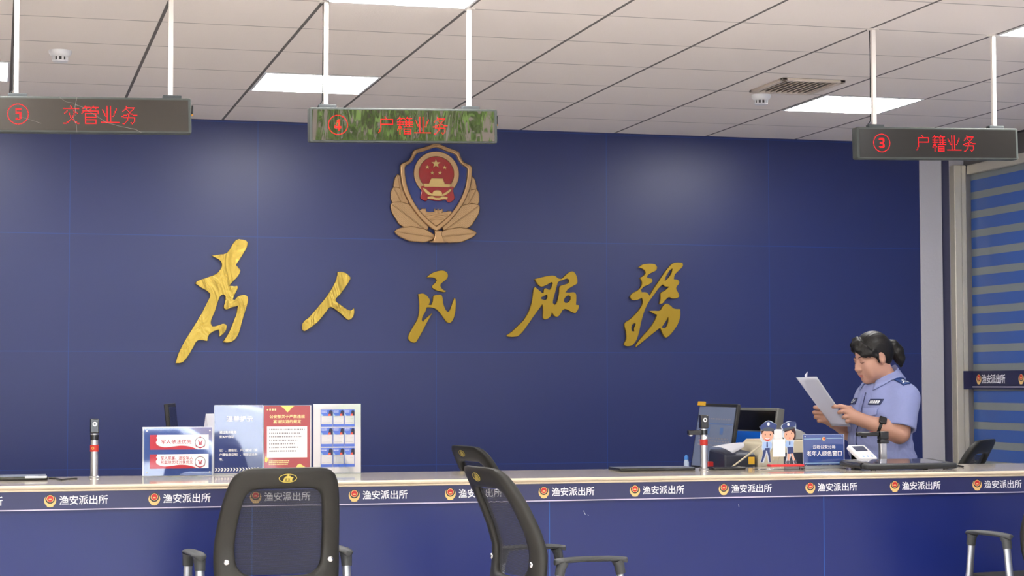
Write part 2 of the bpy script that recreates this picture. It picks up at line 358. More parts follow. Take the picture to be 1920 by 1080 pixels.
# ------------------------------------------------------------------ police emblem
mat('bronze', (170, 136, 98), .36, metal=.85); mat('bronze_feather', (162, 130, 94), .38, metal=.8, bump=dict(scale=1, k=.22, d=.005))
mat('enamel_blue', (24, 48, 120), .12, coat=.6); mat('enamel_red', (150, 22, 26), .25, coat=.3); mat('pale_gold', (196, 168, 108), .4, metal=.6)
m = MAT['bronze_feather']; wv = N(m, 'ShaderNodeTexWave'); wv.inputs['Scale'].default_value = 60; wv.bands_direction = 'DIAGONAL'
for n in list(m.node_tree.nodes):
    if n.type == 'BUMP':
        t = N(m, 'ShaderNodeTexCoord'); m.node_tree.links.new(t.outputs['Object'], wv.inputs[0]); m.node_tree.links.new(wv.outputs[1], n.inputs['Height'])
EO = P(720+487/5.145, 260+520/5.145, WALL_Y); ES = (P(820, 360, WALL_Y)-P(819, 360, WALL_Y)).x/5.145
em = empty('police_emblem', (EO.x, WALL_Y, EO.z), label='bronze, red and blue shield-shaped police emblem high on the navy wall', cat='emblem')
ez = lambda y: -(y-520)*ES
ex = lambda x: (x-487)*ES
def epl(loops, depth, y, bevel=.004, mi=0, sub=4, smooth=True, sharp=60):
    return plate([[(ex(x), ez(yy)) for x, yy in lp] for lp in loops], depth, bevel, sub, smooth, sharp), Matrix.Translation((0, y, 0)) @ STAND
def mirror(half): return half + [(974-x, y) for x, y in reversed(half) if abs(x-487) > 1]
SO = mirror([(487,62),(542,78),(602,102),(692,130),(712,152),(727,195),(762,236),(826,268),(832,330),(824,420),(802,510),(752,620),(682,720),(600,812),(492,893)])
SI = mirror([(487,102),(540,116),(597,138),(664,160),(684,180),(702,218),(738,260),(783,292),(786,345),(776,425),(752,510),(706,610),(640,705),(570,775),(489,838)])
me, M = epl([SO, SI], .03, -.04, .007, sub=3); MB().mesh(me, M).build('shield_rim', 'bronze', em)
me, M = epl([SO], .02, -.022, .002, sub=3); MB().mesh(me, M).build('shield_face', 'enamel_blue', em)
bd = MB()                                    # beading along the top of the rim
def walk(a, b, n): return [(a[0]+(b[0]-a[0])*k/n, a[1]+(b[1]-a[1])*k/n) for k in range(n)]
for sgn in (1, -1):
    c = [(487,82),(602,122),(678,146),(704,180),(718,214),(752,252),(806,280)]
    for a, b in zip(c, c[1:]):
        for x, y in walk(a, b, max(2, int(math.dist(a, b)/15))):
            xx = 487+sgn*(x-487); bd.ball((ex(xx), -.056, ez(y)), .0032, 8)
bd.build('beading', 'bronze', em)
me, M = epl([ellipse(490, 350, 218, 212, 40), ellipse(490, 348, 168, 160, 36)], .014, -.043, .004, smooth=False); MB().mesh(me, M).build('wheat_ring', 'bronze_feather', em)
me, M = epl([ellipse(490, 348, 170, 162, 36)], .008, -.036, .001, smooth=False); MB().mesh(me, M).build('red_disc', 'enamel_red', em)
for sx, sy, sr in ((485,255,46),(403,290,22),(570,288,22),(450,341,22),(524,340,22)):
    me, M = epl([star(sx, sy, sr, -math.pi/2)], .006, -.043, .001, smooth=False); MB().mesh(me, M).build('star', 'pale_gold', em)
me, M = epl([[(335,478),(350,470),(655,470),(650,510),(662,580),(630,612),(600,618),(575,590),(535,604),(495,606),(455,604),(410,592),(390,610),(365,605),(335,580),(345,515)]], .01, -.047, .003); MB().mesh(me, M).build('red_drape', 'enamel_red', em)
g = MB()
for lp in ([(440,394),(552,394),(550,404),(566,440),(564,448),(418,448),(418,440),(434,404)], [(360,446),(627,446),(612,476),(372,476)]):
    me, M = epl([lp], .012, -.05, .002, smooth=False); g.mesh(me, M)
g.build('gate_tower', 'pale_gold', em)
g = MB()
me, M = epl([[(352,490),(375,492),(410,520),(450,545),(450,530),(470,510),(520,510),(540,530),(540,545),(580,520),(620,490),(632,490),(620,515),(570,552),(540,560),(450,560),(410,552),(370,520)]], .008, -.055, .002, sub=3); g.mesh(me, M)
me, M = epl([[(400,570),(450,562),(470,575),(520,575),(540,562),(595,568),(590,590),(540,590),(515,597),(475,597),(450,590),(400,590)]], .008, -.055, .002, sub=3); g.mesh(me, M)
g.build('gear_and_ribbon', 'pale_gold', em)
me, M = epl([[(318,700),(340,690),(345,676),(352,684),(362,676),(370,684),(388,678),(392,706),(430,712),(468,706),(466,680),(480,680),(480,690),(496,690),(496,680),(512,680),(512,690),(530,690),(530,680),(550,680),(550,708),(590,704),(600,694),(612,700),(626,694),(642,712),(660,712),(600,782),(487,842),(400,790)]], .016, -.04, .003, smooth=False); gw = MB().mesh(me, M)
for lp in ([(372,742),(430,726),(487,735),(540,724),(600,735),(580,748),(540,740),(487,752),(430,742),(390,756)], [(420,775),(487,762),(560,768),(545,782),(487,778),(440,790)], [(470,700),(480,700),(480,716),(470,716)], [(536,700),(546,700),(546,716),(536,716)], [(500,692),(516,692),(516,722),(500,722)]):
    me, M = epl([lp], .008, -.050, .002, smooth=False); gw.mesh(me, M)
gw.build('great_wall', 'bronze', em)
def leaf(cx, cy, hl, hw, ang, y, thick):
    pts = []
    for k in range(28):
        a = 2*math.pi*k/28; t = math.cos(a); u = hl*t; v = hw*math.sin(a)*(1-.28*max(t, 0)**2)*(1+.04*math.cos(9*a))
        ca, sa = math.cos(ang), math.sin(ang); pts.append((cx+u*ca-v*sa, cy+u*sa+v*ca))
    return pts
for sgn in (1, -1):
    X = lambda x: 487+sgn*(x-487)
    for cx, cy, hl, hw, ad, y, nm in ((826,478,120,60,-80,-.013,'upper'),(832,585,118,80,-62,-.016,'upper'),(738,762,215,112,-36,-.020,'main'),(690,922,192,72,-7,-.030,'low')):
        ang = R_(ad) if sgn > 0 else math.pi-R_(ad)
        lf = leaf(X(cx), cy, hl, hw, ang, y, 0)
        me, M = epl([lf], .024, y, .006, smooth=False); b = MB().mesh(me, M)
        ca, sa = math.cos(ang), math.sin(ang)
        b.tube([(ex(X(cx)-hl*.95*ca), y-.013, ez(cy-hl*.95*sa)), (ex(X(cx)), y-.014, ez(cy)), (ex(X(cx)+hl*.9*ca), y-.013, ez(cy+hl*.9*sa))], .004, 6)
        b.build('wreath_leaf', 'bronze_feather', em)
b = MB(); me, M = epl([[(470,885),(545,885),(540,930),(560,985),(590,985),(570,998),(430,998),(420,985),(455,980),(472,930)]], .03, -.044, .005, sub=3); b.mesh(me, M); b.build('wreath_knot', 'bronze', em)

# ------------------------------------------------------------------ counter
mat('stone_top', (186, 176, 164), .1, spec=.6, bump=dict(scale=2.5, k=.02, d=.01)); mat('cream_edge', (222, 204, 180), .35)
mat('strip_navy', (42, 46, 94), .35); mat('strip_line', (205, 196, 222), .4); mat('text_white', (240, 240, 246), .5)
m = mat('counter_blue', (34, 52, 128), .3, spec=.42)
s = xyz(m); gx = grid_line(m, s[0], 2.117, 1.2195, .002)
m.node_tree.links.new(mixcol(m, gx, (22, 36, 104), (28, 80, 160)), bs(m).inputs['Base Color'])
mat('badge_red', (206, 40, 40), .4); mat('badge_gold', (236, 196, 128), .4); mat('badge_dark', (24, 22, 40), .4)
ct = empty('service_counter', (1.3, CT_Y0, 0), label='long blue service counter with a pale stone top and navy lettered strip', cat='counter')
cl = lambda mb, name, mats, **kw: mb.xf(Matrix.Translation((-1.3, -CT_Y0, 0))).build(name, mats, ct, **kw)
X0, X1 = -3.5, 6.0
b = MB(); prof = []                        # stone slab with a two-tier bullnose edge
zt = CT_Z
def arc(cy, cz, r, a0, a1, n=5): return [(cy+r*math.cos(R_(a0+(a1-a0)*k/n)), cz+r*math.sin(R_(a0+(a1-a0)*k/n))) for k in range(n+1)]
prof = [(CT_Y1, zt), (CT_Y0+.010, zt)] + arc(CT_Y0+.008, zt-.0075, .0075, 100, 260, 8) + [(CT_Y0+.012, zt-.0155)] + arc(CT_Y0+.011, zt-.0195, .0045, 110, 260, 6) + [(CT_Y0+.014, zt-.024), (CT_Y1, zt-.024)]
n = len(prof); b.v = [(X0, y, z) for y, z in prof] + [(X1, y, z) for y, z in prof]
b.f = [(i, (i+1) % n, (i+1) % n+n, i+n) for i in range(n)] + [tuple(range(n))[::-1], tuple(range(n, 2*n))]
b.m = [1 if 1 <= i < n-2 else 0 for i in range(n)] + [1, 1]
cl(b, 'countertop', ['stone_top', 'cream_edge'], angle=50)
cl(MB().box((X0, CT_Y0+.03, .0), (X1, CT_Y0+.06, zt-.0245)).box((X0, CT_Y0+.0601, 0), (X0+.03, CT_Y1-.05, zt-.0245)).box((X1-.03, CT_Y0+.0601, 0), (X1, CT_Y1-.05, zt-.0245)), 'front_panel', 'counter_blue')
sp = cl(MB().box((X0, CT_Y0+.016, H-.481), (X1, CT_Y0+.03, zt-.0243)).box((X0, CT_Y0+.0145, H-.4795), (X1, CT_Y0+.0295, H-.4755), mi=1), 'lettered_strip', ['strip_navy', 'strip_line'])
def small_badge(r):
    """little police badge drawn flat, 2r wide, facing -Y"""
    b = MB()
    for lp, dy, mi in ((ellipse(0, 0, r, r, 30), 0, 1), (ellipse(0, .30*r, .80*r, .80*r, 28), -.0003, 2), (ellipse(0, .34*r, .62*r, .62*r, 24), -.0006, 1), (ellipse(0, .34*r, .52*r, .52*r, 24), -.0009, 0),
                       ([(-.3*r, .12*r), (.3*r, .12*r), (.2*r, .34*r), (-.2*r, .34*r)], -.0012, 1), ([(-.62*r, -.62*r), (.62*r, -.62*r), (.5*r, -1.02*r), (0, -1.1*r), (-.5*r, -1.02*r)], -.0012, 1)):
        b.mesh(plate([lp], .0006, 0, smooth=False), Matrix.Translation((0, dy, 0)) @ STAND, mi)
    return b
xa = P(94, 940, CT_Y0+.016); xb = P(1832, 908, CT_Y0+.016); pit = (xb.x-xa.x)/10; zc = (xa.z+xb.z)/2
def strip_word(total, ch_h, bold=.013):
    b = MB(); n_ = 5
    for i, ch in enumerate('渔安派出所'):
        me = text_mesh(ch, 1, 0, bold); xs = [v.co.x for v in me.vertices]; ys = [v.co.y for v in me.vertices]
        k = ch_h/.93; b.mesh(me, STAND @ Matrix.Translation((i*(total-ch_h)/(n_-1), -.0, 0)) @ Matrix.Diagonal((k, k, 1, 1)) @ Matrix.Translation((-(min(xs)+max(xs))/2+.46, -min(ys), 0)))
    return b
tw = P(201, 938, CT_Y0).x-P(110, 938, CT_Y0).x
sw = strip_word(tw, .0345)
bb = small_badge(.0225)
for k in range(-8, 13):
    x = xa.x+pit*k
    if x < X0+.1 or x > X1-.3: continue
    e = MB(); e.v = list(bb.v); e.f = list(bb.f); e.m = list(bb.m)
    e.build('badge', ['badge_red', 'badge_gold', 'badge_dark'], sp, smooth=False, loc=(x-1.3, .0155, zc))
    lt = MB(); lt.v = list(sw.v); lt.f = list(sw.f); lt.m = list(sw.m)
    lt.build('lettering', 'text_white', sp, smooth=False, loc=(x+.0345-1.3, .0155, zc-.0165))

# lettered navy band on the striped glass
mat('band_navy', (36, 38, 74), .35)
BX = XR-.003
def on_glass(px): a = YAW+math.atan((px-960)/F_PX); return BX/math.tan(a)
yb0 = 11.08; zb1 = P(1860, 695, on_glass(1860)).z; zb0 = P(1860, 730, on_glass(1860)).z
gb = empty('sign_band', (BX, yb0, 0), R_(-90), label='narrow navy lettered band across the striped glass partition', cat='sign')
bd_ = MB().box((0, -.001, zb0), (3.2, .004, zb1)).box((0, -.062, zb0), (.004, -.0011, zb1)).box((0, -.0022, zb0+.012), (3.2, -.0012, zb0+.018), mi=1).build('band', ['band_navy', 'strip_line'], gb)
y1_ = on_glass(1834.5); ptc = y1_-on_glass(1914); zc_ = (zb0+zb1)/2+.006
gw_ = strip_word(on_glass(1841)-on_glass(1884), .056); sb_ = small_badge(.031)
for k in range(5):
    xo = yb0-y1_+k*ptc
    e = MB(); e.v = list(sb_.v); e.f = list(sb_.f); e.m = list(sb_.m); e.build('badge', ['badge_red', 'badge_gold', 'badge_dark'], bd_, smooth=False, loc=(xo, -.0022, zc_))
    lt = MB(); lt.v = list(gw_.v); lt.f = list(gw_.f); lt.m = list(gw_.m); lt.build('lettering', 'text_white', bd_, smooth=False, loc=(xo+.042, -.0022, zc_-.028))

fp = [c for c in ct.children if c.name.startswith('front_panel')][0]
for px, py, pts in ((1097, 962, [(-.006,.010),(-.003,.002),(.001,-.006)]), (1102, 965, [(.0,.0),(.004,-.003)]), (1385, 948, [(0,.006),(.001,-.004)])):
    p = P(px, py, CT_Y0+.03); MB().tube([(p.x+a-1.3, .0298, p.z+b) for a, b in pts], .0008, 5).build('scuff', 'text_white', fp)
# ------------------------------------------------------------------ hanging LED signs
BM = {
'交': '.......#........|........#.......|.##############.|................|....#.....#.....|...#.......##...|..#...#...#..#..|......#...#.....|.......#.#......|.......#.#......|........#.......|.......#.#......|......#...#.....|....##.....##...|.###.........##.|................',
'管': '...#......#.....|..######.######.|.#..#...#...#...|.......#........|.##############.|.#............#.|#..##########.#.|...#........#...|...#........#...|...##########...|...#............|...##########...|...#........#...|...#........#...|...##########...|................',
'业': '.....#..#.......|.....#..#.......|.....#..#....#..|.#...#..#....#..|..#..#..#...#...|..#..#..#...#...|...#.#..#..#....|...#.#..#..#....|....##..#.#.....|.....#..#.......|.....#..#.......|.....#..#.......|.....#..#.......|################|................|................',
'务': '.....#..........|.....########...|....##.....#....|...#..#...#.....|..#....#.#......|........#.......|......##.##.....|...###.#...####.|.##....#........|...##########...|......#.....#...|......#.....#...|.....#......#...|....#....#.#....|..##......#.....|................',
'户': '......#.........|.......#........|..############..|..#..........#..|..#..........#..|..#..........#..|..############..|..#.............|..#.............|..#.............|..#.............|.#..............|.#..............|#...............|................|................',
'籍': '...#......#.....|..######.######.|.#..#...#...#...|...#.....#..#...|.######.########|...#.....#..#...|.######.########|...#.....#..#...|..###..#########|..###...........|.#.#.#.#######..|.#.#...#.....#..|...#...#######..|...#...#.....#..|...#...#######..|................',
'5': '.#####|.#####|.#....|.#####|.#####|....##|....##|....##|.##.##|.####.', '4': '...##.|..###.|..###.|.#.##.|.#.##.|#..##.|######|######|...##.|...##.', '3': '.####.|######|....##|....##|.####.|.####.|....##|....##|######|.####.'}
mat('sign_housing', (60, 65, 62), .5); mat('led_red', (90, 4, 6), 1, spec=.05, emit=1.5); mat('bracket_grey', (58, 62, 64), .6); mat('black_plastic', (28, 28, 28), .45)
mat('pole_white', (236, 228, 220), .4); mat('brass', (210, 150, 70), .3, metal=1); mat('reflection_grey', (120, 114, 108), .6)
bs(MAT['led_red']).inputs['Emission Color'].default_value = (1, .012, .02, 1)
mat('sign_screen_wavy', (30, 29, 24), .015, coat=.25, spec=.7, bump=dict(scale=6, s=(2.0, 1, .4), k=.07, d=.02, dist=1.0, detail=1))
mat('sign_screen_brown', (48, 42, 36), .26, spec=.4); mat('sign_screen_dark', (34, 32, 30), .22, spec=.35)
SGW, SGH, SGD = .776, .139, .05
def led_sign(xc, zc, digit, word, screen, tilt, poles, label, roll=1.35, drawn_reflections=False, wire=True):
    t = empty('hanging_sign', (xc, GY, zc), label=label, cat='sign', group='red LED signs hanging over the counter')
    RM = Matrix.Rotation(R_(tilt), 4, 'X') @ Matrix.Rotation(R_(-roll), 4, 'Y')
    def part(mb, name, mats, parent=t, **kw): return mb.build(name, mats, parent, **kw)
    hb = MB().mesh(plate([rrect(-SGW/2, -SGH/2, SGW/2, SGH/2, .008)], SGD, .003, smooth=False), RM @ STAND)
    hs = part(hb, 'housing', 'sign_housing')
    sc = part(MB().box((-SGW/2+.012, -SGD/2-.0015, -SGH/2+.008), (SGW/2-.012, -SGD/2-.0002, SGH/2-.008)).xf(RM), 'screen', screen)
    dots = MB(); pz = .0768/16
    def dot(x, z): dots.box((x-.0017, -SGD/2-.0022, z-.0017), (x+.0017, -SGD/2-.0016, z+.0017), M=RM)
    cx0 = -SGW/2+.149*SGW
    for k in range(44):
        a = 2*math.pi*k/44; dot(cx0+.0385*math.cos(a), .0385*math.sin(a))
    for j, r in enumerate(BM[digit].split('|')):
        for i, c in enumerate(r):
            if c == '#': dot(cx0+(i-2.6)*.0046, (4.5-j)*.0046)
    dots.build('lit_number', 'led_red', sc, smooth=False); dots = MB()
    for q, chh in enumerate(word):
        for j, r in enumerate(BM[chh].split('|')):
            for i, c in enumerate(r):
                if c == '#': dot(-SGW/2+.363*SGW+q*.0737+i*.0044, (7-j)*pz)
    dots.build('lit_lettering', 'led_red', sc, smooth=False)
    if drawn_reflections:
        cb = MB(); y = -SGD/2-.0019  # thin pale lines standing in for reflections of cables on the screen
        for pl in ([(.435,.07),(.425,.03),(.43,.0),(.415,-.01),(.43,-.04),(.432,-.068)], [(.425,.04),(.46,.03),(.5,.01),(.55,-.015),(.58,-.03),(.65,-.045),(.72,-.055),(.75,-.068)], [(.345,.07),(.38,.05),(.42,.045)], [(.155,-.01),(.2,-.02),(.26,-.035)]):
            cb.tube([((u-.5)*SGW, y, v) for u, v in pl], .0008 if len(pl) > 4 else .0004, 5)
        cb.xf(RM); cb.build('crack', 'reflection_grey', sc)
    for px in poles:
        zt = (RM @ Vector((px, 0, SGH/2))).z
        part(MB().box((px-.03, -.014, zt-.003), (px+.042, .018, zt+.013)), 'bracket', 'bracket_grey', bevel=.002)
        part(MB().box((px-.009, -.009, zt+.0135), (px+.009, .009, CEIL-zc)), 'pole', 'pole_white', bevel=.002)
        part(MB().lathe([(0, 0), (.026, 0), (.026, -.004), (0, -.004)], 20, c=(px, 0, CEIL-zc)), 'ceiling_plate', 'pole_white')
    p = RM @ Vector((SGW/2, 0, 0))
    an = part(MB().tube([(p.x+.0055, 0, p.z+.01), (p.x+.0065, 0, p.z+.045)], .0034, 8), 'antenna', 'black_plastic')
    MB().tube([(p.x-.002, 0, p.z+.008), (p.x+.009, 0, p.z+.008)], .0034, 8).build('antenna_joint', 'brass', an)
    if wire:
        x = poles[0]; z0 = (RM @ Vector((x, 0, SGH/2))).z
        part(MB().tube([(x-.035, .01, z0-.002), (x-.025, .012, z0+.012), (x-.012, .011, z0+.03), (x-.0105, .011, z0+.2), (x-.0105, .011, CEIL-zc)], .0022, 6), 'cable', 'black_plastic')
    return t
led_sign(.340, H+1.0465, '5', '交管业务', 'sign_screen_brown', 0, (-.28, .308), 'brownish LED sign reading five at the left, with thin reflections drawn across its screen', drawn_reflections=True)
led_sign(1.583, H+1.048, '4', '户籍业务', 'sign_screen_wavy', 3.6, (-.318, .275), 'mirror-faced LED sign above the emblem, reflecting green trees')
led_sign(3.965, H+1.0475, '3', '户籍业务', 'sign_screen_dark', 0, (-.295, .285), 'dark LED sign reading three at the right, above the glass partition')
# ------------------------------------------------------------------ mesh-back chairs
mat('chair_black', (38, 37, 34), .5); mat('chair_fabric', (34, 34, 35), .85); mat('arm_grey', (62, 64, 66), .5)
mat('chrome_grey', (178, 182, 190), .3, metal=.85); mat('screw', (225, 225, 228), .25, metal=1); mat('logo_gold', (206, 186, 96), .4, metal=.5)
m = mat('chair_mesh', (50, 51, 57), .85)     # woven net: fine threads with gaps between them
s = xyz(m); fr = math_(m, 'LESS_THAN', math_(m, 'MODULO', math_(m, 'ADD', s[2], 9), .0042), .0033)
fr2 = math_(m, 'LESS_THAN', math_(m, 'MODULO', math_(m, 'ADD', s[0], 9), .0036), .0010)
tr = N(m, 'ShaderNodeBsdfTransparent'); mx = N(m, 'ShaderNodeMixShader'); L = m.node_tree.links
L.new(math_(m, 'MULTIPLY', math_(m, 'MAXIMUM', fr, fr2), .85), mx.inputs[0]); L.new(tr.outputs[0], mx.inputs[1]); L.new(bs(m).outputs[0], mx.inputs[2])
L.new(mx.outputs[0], m.node_tree.nodes['Material Output'].inputs[0])
BP = [(.45, -.235), (.52, -.220), (.60, -.208), (.67, -.206), (.74, -.226), (.82, -.260), (.90, -.300), (.97, -.338)]
BZ = .021
def back_y(z, u=0):
    for (z0, y0), (z1, y1) in zip(BP, BP[1:]):
        if z <= z1 or (z1, y1) == BP[-1]:
            t = (z-z0)/(z1-z0); t = max(0, t); 
            return y0+(y1-y0)*t + .7*u*u
def resample(lp, n):
    lp = [Vector(p) for p in lp]; L = [0]
    for a, b in zip(lp, lp[1:]+lp[:1]): L.append(L[-1]+(b-a).length)
    outp = []; k = 0
    for i in range(n):
        d = L[-1]*i/n
        while L[k+1] < d: k += 1
        t = (d-L[k])/(L[k+1]-L[k]); outp.append(lp[k].lerp(lp[(k+1) % len(lp)], t))
    return outp
HO = [(0,.945),(.10,.9445),(.15,.939),(.185,.915),(.203,.87),(.217,.80),(.228,.70),(.232,.61),(.226,.53),(.203,.47),(.15,.445),(0,.44)]
HO = [(x, z+BZ) for x, z in HO]
HI = [(0,.868),(.08,.868),(.118,.862),(.138,.84),(.149,.79),(.158,.71),(.159,.64),(.150,.585),(.118,.558),(.08,.553),(0,.552)]
HI = [(x, z+BZ) for x, z in HI]
def full(h): return h + [(-x, z) for x, z in reversed(h) if x > 0]
def make_chair(badge=True):
    t = empty('office_chair', (0, 0, 0))
    tag(t, 'black mesh-back chair', 'chair', 'black mesh-back office chairs')
    NN = 72; ol = resample([tuple(p) for p in smooth_loop(full(HO), 5, 80)], NN); il = resample([tuple(p) for p in smooth_loop(full(HI), 5, 80)], NN)
    b = MB(); K = 14; th = .021
    for k in range(K):
        a = 2*math.pi*k/K; cs = math.copysign(abs(math.cos(a))**.7, math.cos(a)); sn = math.copysign(abs(math.sin(a))**.7, math.sin(a))
        for o_, i_ in zip(ol, il):
            p = o_.lerp(i_, .5-.5*cs); b.v.append((p.x, back_y(p.y, p.x)+th*sn, p.y))
    for k in range(K):
        for i in range(NN):
            i2 = (i+1) % NN; k2 = (k+1) % K; b.f.append((k*NN+i, k2*NN+i, k2*NN+i2, k*NN+i2)); b.m.append(0)
    bf = b.build('back_frame', 'chair_black', t, angle=60)
    b = MB(); rows = 14; cols = 10
    def half(z):
        best = .1
        for p in il:
            pass
        zs = sorted([(abs(p.y-z), abs(p.x)) for p in il if p.x > 0]); return zs[0][1]
    for r in range(rows+1):
        z = .556+BZ+(.864-.556)*r/rows; hw = half(z)+.008
        for c in range(cols+1):
            u = -hw+2*hw*c/cols; b.v.append((u, back_y(z, u)+.004, z))
    for r in range(rows):
        for c in range(cols):
            i = r*(cols+1)+c; b.f.append((i, i+1, i+cols+2, i+cols+1)); b.m.append(0)
    b.build('mesh_panel', 'chair_mesh', t)
    if badge:
        g = MB(); RB = Matrix.Translation((0, back_y(.928)-th-.0015, .928)) @ Matrix.Rotation(R_(25), 4, 'X') @ STAND
        g.mesh(plate([ellipse(0, 0, .033, .0175, 32), ellipse(0, 0, .0305, .0152, 32)], .0016, 0, smooth=False), RB)
        g.mesh(plate([[(-.017,-.013),(.017,-.013),(.016,-.002),(.020,.002),(.019,.005),(.012,.005),(.009,.009),(.003,.010),(.0025,.0145),(-.0025,.0145),(-.003,.010),(-.010,.006),(-.014,.0)], [(-.008,-.010),(-.002,-.010),(-.002,-.008),(-.006,-.008),(-.006,-.006),(-.003,-.006),(-.003,-.004),(-.006,-.004),(-.006,-.002),(-.002,-.002),(-.002,0),(-.008,0)], [(.001,-.010),(.003,-.010),(.0045,-.0065),(.006,-.010),(.008,-.010),(.0057,-.005),(.008,0),(.006,0),(.0045,-.0035),(.003,0),(.001,0),(.0035,-.005)]], .0016, 0, smooth=False), RB)
        g.build('badge', 'logo_gold', bf, smooth=False)
    for sx in (-1, 1):
        MB().ball((sx*.190, back_y(.626, .19)-th-.001, .626), (.0115, .007, .0115), 14).build('screw', 'screw', bf)
    MB().mesh(plate([rrect(-.235, -.215, .235, .235, .07)], .075, .026, smooth=False), Matrix.Translation((0, 0, .425))).build('seat', 'chair_fabric', t, angle=60)
    fr = MB()
    for y in (.13, -.15): fr.box((-.256, y-.015, .355), (.256, y+.015, .380))
    for x in (-.15, .15): fr.box((x-.015, -.16, .381), (x+.015, .14, .389))
    fr.build('seat_frame', 'arm_grey', t)
    for x in (-.13, .13): MB().tube([(x, -.12, .37), (x, -.20, .375), (x, -.245, .40), (x, -.245, .45), (x, -.235, .50)], .013, 10).build('back_bracket', 'arm_grey', t)
    for sx in (-1, 1):
        x = sx*.272
        for y0, y1, y2 in ((.098, .140, .215), (-.126, -.170, -.26)):
            MB().tube([(x, y0, .612), (x, (y0*.6+y1*.4), .48), (x, y1, .37), (x, y2, .0)], [.017, .017, .017, .014], 14, flat=.72, up=(0, 1, 0)).build('leg', 'chrome_grey', t)
        # arm pad: flat oval top that dips into a socket at both ends
        pd = MB(); yy = [-.150, -.143, -.11, -.06, 0, .06, .10, .122, .128]; ww = [.010, .022, .027, .029, .029, .028, .024, .015, .008]; zz = [.640, .643, .646, .648, .648, .647, .644, .641, .640]
        for y, wd, z in zip(yy, ww, zz):
            for a in range(12):
                q = 2*math.pi*a/12; pd.v.append((x+wd*math.cos(q), y, z+(.009 if math.sin(q) > 0 else .011)*math.sin(q)))
        for i in range(len(yy)-1):
            for a in range(12): pd.f.append((i*12+a, (i+1)*12+a, (i+1)*12+(a+1) % 12, i*12+(a+1) % 12)); pd.m.append(0)
        pd.f += [tuple(range(12)), tuple(range(96, 108))[::-1]]; pd.m += [0, 0]
        for y0, s_ in ((.100, 1), (-.128, -1)):
            pd.tube([(x, y0-s_*.01, .640), (x, y0-s_*.002, .622), (x, y0+s_*.004, .592)], [.024, .021, .0195], 14, flat=.85, up=(0, 1, 0))
        pd.build('armrest', 'arm_grey', t, angle=50)
    return t
def chair_at(t, px, Y, rz, label):
    p = P(px, 900, Y); t.location = (p.x, Y, 0); t.rotation_euler.z = R_(rz); t['label'] = label; return t
C0 = make_chair()
chair_at(C0, 500, 7.12, 5, 'black mesh-back chair seen from behind, under the red and white notices')
chair_at(copy_tree(C0), 1055, 6.72, -83, 'black mesh-back chair turned sideways in front of the counter\'s middle')
chair_at(copy_tree(C0), 985, 9.02, -80, 'black chair behind the counter, only its headrest showing above the stone top')
chair_at(copy_tree(C0), 1948, 7.15, 9, 'black mesh-back chair cut by the right edge of the photo')
chair_at(make_chair(False), 1739, 9.35, 46, 'black chair behind the counter at the right, beside the striped partition')
# ------------------------------------------------------------------ things on and behind the counter
mat('print_blue', (56, 92, 180), .45, coat=.9); mat('print_navy', (48, 70, 150), .45, coat=.9); mat('print_red', (160, 40, 54), .45, coat=.7); mat('print_white', (244, 244, 248), .5, coat=.6)
mat('banner_red', (184, 40, 56), .5, coat=.6); mat('banner_white', (250, 246, 244), .5, coat=.6); mat('ink_red', (170, 36, 66), .5); mat('ink_white', (246, 246, 250), .5); mat('ink_grey', (130, 128, 134), .6)
mat('ink_gold', (252, 226, 160), .5); mat('edge_yellow', (240, 214, 120), .5); mat('card_blue', (58, 98, 196), .5, coat=.5); mat('card_dark', (28, 32, 64), .5); mat('card_red', (232, 88, 66), .5); mat('card_pale', (150, 190, 226), .5)
m = mat('acrylic', (235, 240, 245), .02)      # thin clear acrylic sheet
tr = N(m, 'ShaderNodeBsdfTransparent'); mx = N(m, 'ShaderNodeMixShader'); lw = N(m, 'ShaderNodeFresnel'); lw.inputs[0].default_value = 1.5; gl = N(m, 'ShaderNodeBsdfGlossy'); gl.inputs['Roughness'].default_value = .02
tr.inputs[0].default_value = (.99, .995, 1, 1); L = m.node_tree.links
L.new(lw.outputs[0], mx.inputs[0]); L.new(tr.outputs[0], mx.inputs[1]); L.new(gl.outputs[0], mx.inputs[2]); L.new(mx.outputs[0], m.node_tree.nodes['Material Output'].inputs[0])
mat('acrylic_edge', (225, 230, 238), .3)

def board(name, x0, y0, x1, y1, Y, crop, scale, tilt, printmat, label, cat, rim=.004, group=None):
    """upright acrylic sign on the counter; photo rect x0..x1,y0..y1. Returns (root, print object, Q) with Q: zoomed pixel -> board x,z"""
    a = P(x0, y1, Y); b = P(x1, y0, Y); bw = b.x-a.x; bh = P((x0+x1)/2, y0, Y).z-CT_Z
    t = empty(name, ((a.x+b.x)/2, Y, CT_Z), label=label, cat=cat, group=group)
    t.rotation_euler.x = R_(-tilt)
    MB().box((-bw/2, -.004, .001), (bw/2, -.001, bh)).build('front_sheet', 'acrylic', t)
    MB().box((-bw/2, .0012, .001), (bw/2, .0038, bh)).build('back_sheet', 'acrylic_edge', t)
    z0 = P((x0+x1)/2, y1, Y).z-CT_Z
    pr = MB().box((-bw/2+rim, -.0008, max(z0, .002)), (bw/2-rim, .001, bh-rim*.5)).build('print', printmat, t)
    def Q(cx, cy):
        px = crop[0]+cx/scale; py = crop[1]+cy/scale
        return ((px-x0)/(x1-x0)-.5)*bw, z0+(y1-py)/(y1-y0)*(bh-z0)
    return t, pr, Q
def ink(parent, name, loops, matn, y, th=.0003, smooth=False, **kw):
    return MB().mesh(plate(loops, th, 0, smooth=smooth, **kw), Matrix.Translation((0, y, 0)) @ STAND).build(name, matn, parent, smooth=False)
